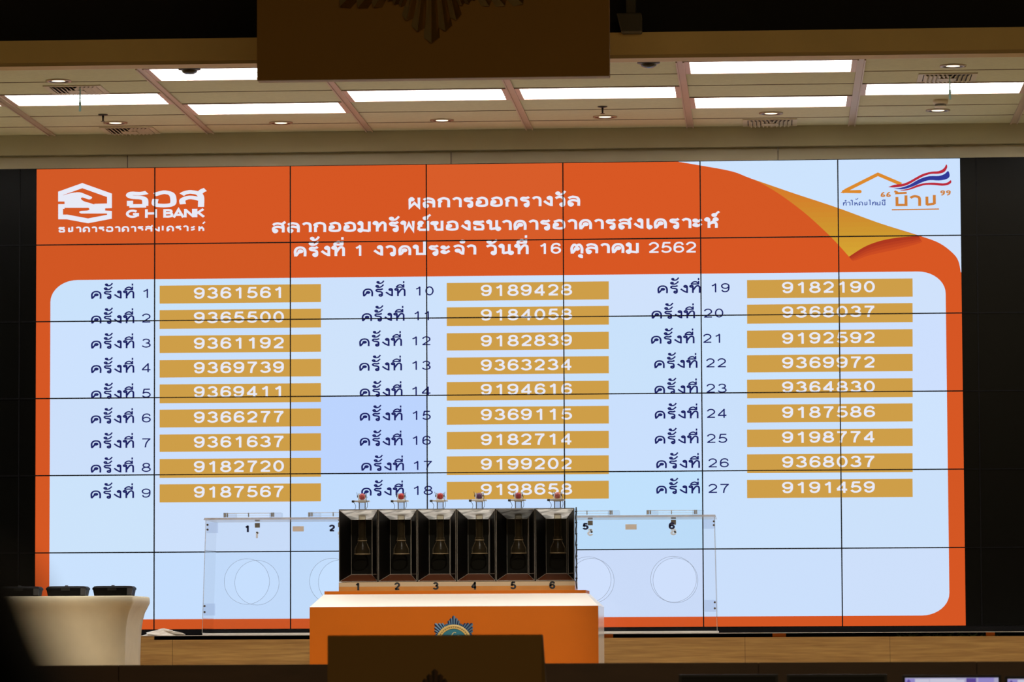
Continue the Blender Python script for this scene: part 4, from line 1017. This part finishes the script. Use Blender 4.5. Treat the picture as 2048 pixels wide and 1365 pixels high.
xs_c = [at(q, 1185, YT_ + .12).x for q in (183, 90, -4)]
k0 = make_case(xs_c[0]); w_ = 83 / kt; k0['label'] = 'black lidded case nearest the right end of the clothed table'
dup(k0, (xs_c[1] + w_ / 2, YT_ + .2, zT + .003), 'middle black lidded case on the clothed table')
dup(k0, (xs_c[2] + w_ / 2, YT_ + .2, zT + .003), 'black lidded case at the left edge of the photo, on the clothed table')

# ------------------------------------------------------------------ hanging emblem board and lectern
M_SIGN = mat('bronze_brown_board', (.31, .145, .011), .75, noise=.02, nscale=2)
M_RAYL = mat('bronze_lit_tone', (.34, .24, .09), .45, .3); M_RAYR = mat('bronze_shaded_tone', (.22, .10, .012), .22, .6)  # one bronze: lighter left and darker right facets paint the light on the folds
YH = -6.0
a = at(514, 162, YH); b = at(1219, 155.5, YH); kh = FPX / (YH - CAM.y); zb0 = at(866, 157, YH).z
hb = thing('emblem_board', 'large brown board with raised star emblem hanging above the stage', 'sign', ((a.x + b.x) / 2, YH, zb0))
zt0 = zb0 + 660 / kh
mb = MB(); mb.box(a.x, b.x, YH, YH + .10, zb0 + .004, zt0); mb.build('board', M_SIGN, hb)
mb = MB(); mb.box(a.x + .002, b.x - .002, YH + .003, YH + .10, zb0, zb0 + .0035); mb.build('underside', mat('bounce_lit_underside', (.42, .30, .14), .6), hb)  # paler than the board: bounce from floor and screen put into the colour
ce = at(863, -169, YH)
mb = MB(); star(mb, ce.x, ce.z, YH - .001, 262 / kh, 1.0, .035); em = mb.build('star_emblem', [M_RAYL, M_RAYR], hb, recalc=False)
mb = MB(); mb.lathe((ce.x, YH, ce.z), [(172 / kh, 0), (172 / kh, .03), (160 / kh, .04), (140 / kh, .03), (.001, .03)], 48, axis='Y'); mb.build('emblem_disc', M_RAYL, em)
for x in (a.x + .25, b.x - .25):
    mb = MB(); mb.cyl((x, YH + .05, zt0), (x, YH + .05, ZC + 3.2), .012, n=10); mb.build('hanger_rod', M_DARKM, hb)

YL = -9.6
kl = FPX / (YL - CAM.y)
a = at(655, 1300, YL); b = at(1083.5, 1272.5, YL); b3 = at(1089, 1330, YL); zL = at(870, 1272.3, YL).z
lc = thing('standing_sign', 'dark brown standing sign with star emblem in front of the orange podium', 'sign', ((a.x + b.x) / 2, YL, 0))
tp = (b3.x - b.x) / (at(1083.5, 1272.5, YL).z - at(1089, 1330, YL).z)
zbm = at(870, 1420, YL).z; xo = b.x + tp * (zL - zbm) * .8; DL = .10
mb = MB(); mb.box(a.x, b.x, YL, YL + DL, .012, zL - .0005)
mb.build('board', mat('panel_brown', (.175, .085, .006), .75, noise=.02, nscale=2), lc)
mb = MB()
mb.loft([[(b.x + .0005, YL + .01, zbm), (xo, YL + .02, zbm), (xo, YL + DL, zbm), (b.x + .0005, YL + DL, zbm)], [(b.x + .0005, YL + .01, zL), (b.x + .001, YL + .02, zL), (b.x + .001, YL + DL, zL), (b.x + .0005, YL + DL, zL)]])
mb.build('side_cheek', mat('dark_bronze_edge', (.14, .08, .02), .8, spec=.08), lc)
mb = MB(); mb.box(a.x + .002, b.x - .002, YL + .002, YL + DL, zL, zL + .004); mb.build('top', mat('dark_bronze_top', (.10, .04, .008), .6, spec=.1), lc)
mb = MB(); mb.box(a.x + .05, b.x - .05, YL - .15, YL + .28, 0, .0118); mb.build('foot_plate', M_DARKM, lc)
ce = at(870, 1447, YL)
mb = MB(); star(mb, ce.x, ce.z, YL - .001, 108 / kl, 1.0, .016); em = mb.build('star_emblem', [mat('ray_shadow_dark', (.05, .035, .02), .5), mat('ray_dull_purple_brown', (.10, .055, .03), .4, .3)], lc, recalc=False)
mb = MB(); mb.lathe((ce.x, YL, ce.z), [(72 / kl, 0), (72 / kl, .014), (66 / kl, .018), (.001, .018)], 40, axis='Y'); mb.build('emblem_disc', M_RAYL, em)

# ------------------------------------------------------------------ dark counter and monitors in front of the stage
YQ = -8.25
zq = at(1024, 1328, YQ).z
M_DKW = mat('dark_walnut', (.085, .043, .022), .5, noise=.15, nscale=4, stretch=(1, 1, 4))
ct = thing('counter_front', 'dark walnut counter running along the front of the stage', 'counter', (0, YQ - .1, 0))
xq = [-6.9] + [at(q, 1340, YQ).x for q in (239, 1517, 1953)] + [6.9]
for i in range(4):
    mb = MB(); mb.box(xq[i] + .002, xq[i + 1] - .002, YQ - .03, YQ, 0, zq); mb.build('front_panel', M_DKW, ct)
mb = MB(); mb.box(-6.9, 6.9, YQ + .001, YQ + .04, 0, zq - .004); mb.build('backing', M_DKW, ct)
YM = -9.2; km = FPX / (YM - CAM.y); zdesk = .74
dk = thing('control_desk', 'dark control desk carrying the monitors at lower right', 'desk', (at(1700, 1400, YM).x, YM, 0))
dx0, dx1 = at(1300, 1400, YM).x, at(2300, 1400, YM).x
mb = MB(); mb.box(dx0, dx1, YM - .35, YM + .45, zdesk - .03, zdesk); mb.build('desktop', M_DKW, dk)
for x in (dx0 + .05, dx1 - .05):
    mb = MB(); mb.box(x - .03, x + .03, YM - .3, YM + .4, 0, zdesk - .03); mb.build('leg', M_DKW, dk)
E_LAV = emit('monitor_lavender', srgb(176, 172, 205), .9); E_PUR = emit('monitor_purple', srgb(92, 72, 150), .9); E_WHT = emit('monitor_pale', srgb(206, 206, 226), .9)
def make_monitor(xl, xrr, yt, lit, lb):
    p = at(xl, yt, YM); q = at(xrr, yt, YM); x0, x1 = p.x, q.x; z1 = p.z - .0; z0 = z1 - .315; w = x1 - x0
    t = thing('monitor', lb, 'monitor', ((x0 + x1) / 2, YM, zdesk), 'monitors on the control desk')
    mb = MB(); b_ = .014
    for c_ in ((x0, x0 + b_, z0, z1), (x1 - b_, x1, z0, z1), (x0 + b_, x1 - b_, z0, z0 + .02), (x0 + b_, x1 - b_, z1 - b_, z1)): mb.box(c_[0], c_[1], YM - .012, YM + .02, c_[2], c_[3])
    mb.box(x0 + .003, x1 - .003, YM + .005, YM + .035, z0 + .003, z1 - .003); mb.build('casing', mat('monitor_casing', (.012, .012, .014), .35), t)
    mb = MB(); X0, X1, Z0, Z1 = x0 + b_, x1 - b_, z0 + .02, z1 - b_
    mb.box(X0, X1, YM - .006, YM + .0045, Z0, Z1); s_ = mb.build('screen', E_LAV if lit else mat('dark_monitor_screen', (.004, .004, .004), .3), t)
    if lit:
        mb = MB(); y = YM - .0065
        def rc(a_, b2_, c_, d_, mi): mb.face([(X0 + w * a_, y, Z1 - c_), (X0 + w * b2_, y, Z1 - c_), (X0 + w * b2_, y, Z1 - d_), (X0 + w * a_, y, Z1 - d_)], mi)
        rc(.0, .10, .004, .30, 1); rc(.10, .245, .006, .30, 2); rc(.25, .30, .004, .3, 2); rc(.30, .52, .004, .05, 2); rc(.62, .72, .002, .04, 0); rc(.74, .90, .0, .06, 1); rc(.52, .60, .01, .2, 2)
        ribbon(mb, [(X0 + .004, Z1 - .03), (X0 + .018, Z1 - .008), (X0 + .034, Z1 - .03)], .004, lambda p_: (p_[0], y - .0004, p_[1]), mi=0)
        mb.face([(X0 + .018 + .007 * math.cos(a_), y - .0004, Z1 - .018 + .007 * math.sin(a_)) for a_ in [k_ * .628 for k_ in range(10)]], 0)
        mb.build('picture', [E_PUR, emit('monitor_violet', srgb(150, 140, 205), .9), E_WHT], s_, recalc=False)
    mb = MB(); mb.box((x0 + x1) / 2 - .03, (x0 + x1) / 2 + .03, YM + .035, YM + .055, zdesk + .01, z0 + .15); mb.build('stand', mat('monitor_casing', (.012, .012, .014), .35), t)
    mb = MB(); mb.box((x0 + x1) / 2 - .11, (x0 + x1) / 2 + .11, YM - .06, YM + .12, zdesk + .0005, zdesk + .0098); mb.build('foot', mat('monitor_casing', (.012, .012, .014), .35), t)
    return t
make_monitor(1357.5, 1556, 1350.3, False, 'dark monitor nearest the lectern at lower right')
make_monitor(1573.5, 1774, 1350.0, False, 'dark monitor left of the lit lavender monitors')
make_monitor(1804.5, 2002, 1351.5, True, 'lit monitor with a lavender picture, beside the dark ones')
make_monitor(2009.5, 2208, 1353.5, True, 'lit lavender monitor cut off by the right edge of the photo')

# ------------------------------------------------------------------ out-of-focus chair close to the camera, lower left
YX = -28.4
M_CHAIR = mat('black_upholstery', (.006, .006, .006), .8)
p1 = at(62, 1262, YX); kx = FPX / (YX - CAM.y)
def px_xz(px, py): q = at(px, py, YX); return (q.x, q.z)
chr_ = thing('office_chair', 'black high backed chair, out of focus at the lower left edge', 'chair', (px_xz(-800, 1500)[0], YX, 0))
outline = smooth([px_xz(*q) for q in ((-1700, 1240), (-1100, 1120), (-400, 1085), (-90, 1098), (-10, 1150), (16, 1205), (38, 1262), (70, 1330), (100, 1420), (125, 1560), (140, 1900), (120, 2300))], 4)
zbt = outline[-1][1]
outline += [(px_xz(-1700, 1240)[0], zbt)]
mb = MB(); mb.face([(x, YX, z) for x, z in outline]); mb.face([(x, YX + .09, z) for x, z in reversed(outline)])
n = len(outline)
for i in range(n):
    j = (i + 1) % n; mb.face([(outline[i][0], YX, outline[i][1]), (outline[j][0], YX, outline[j][1]), (outline[j][0], YX + .09, outline[j][1]), (outline[i][0], YX + .09, outline[i][1])])
mb.build('backrest', M_CHAIR, chr_)
xc = (outline[0][0] + outline[-2][0]) / 2
mb = MB(); mb.box(xc - .25, xc + .25, YX + .05, YX + .55, .44, .53); bevel(mb.build('seat', M_CHAIR, chr_), .03, 3)
mb = MB(); mb.box(xc - .06, xc + .06, YX + .03, YX + .07, .47, zbt + .05); mb.build('back_bracket', M_CHAIR, chr_)
mb = MB(); mb.cyl((xc, YX + .3, .08), (xc, YX + .3, .44), .03, n=14); mb.build('gas_column', M_DARKM, chr_)
for i in range(5):
    an = i * 2 * math.pi / 5; e = (xc + .3 * math.cos(an), YX + .3 + .3 * math.sin(an), .07)
    mb = MB(); mb.cyl((xc, YX + .3, .1), e, .025, .018, 10); lg = mb.build('leg', M_DARKM, chr_)
    mb = MB(); mb.cyl((e[0] - .012, e[1], .028), (e[0] + .012, e[1], .028), .027, n=14); mb.cyl((e[0], e[1], .03), (e[0], e[1], .075), .008, n=8); mb.build('caster', M_BLACKP, lg)

for o in list(bpy.data.objects):
    if '_o' in o: del o['_o']
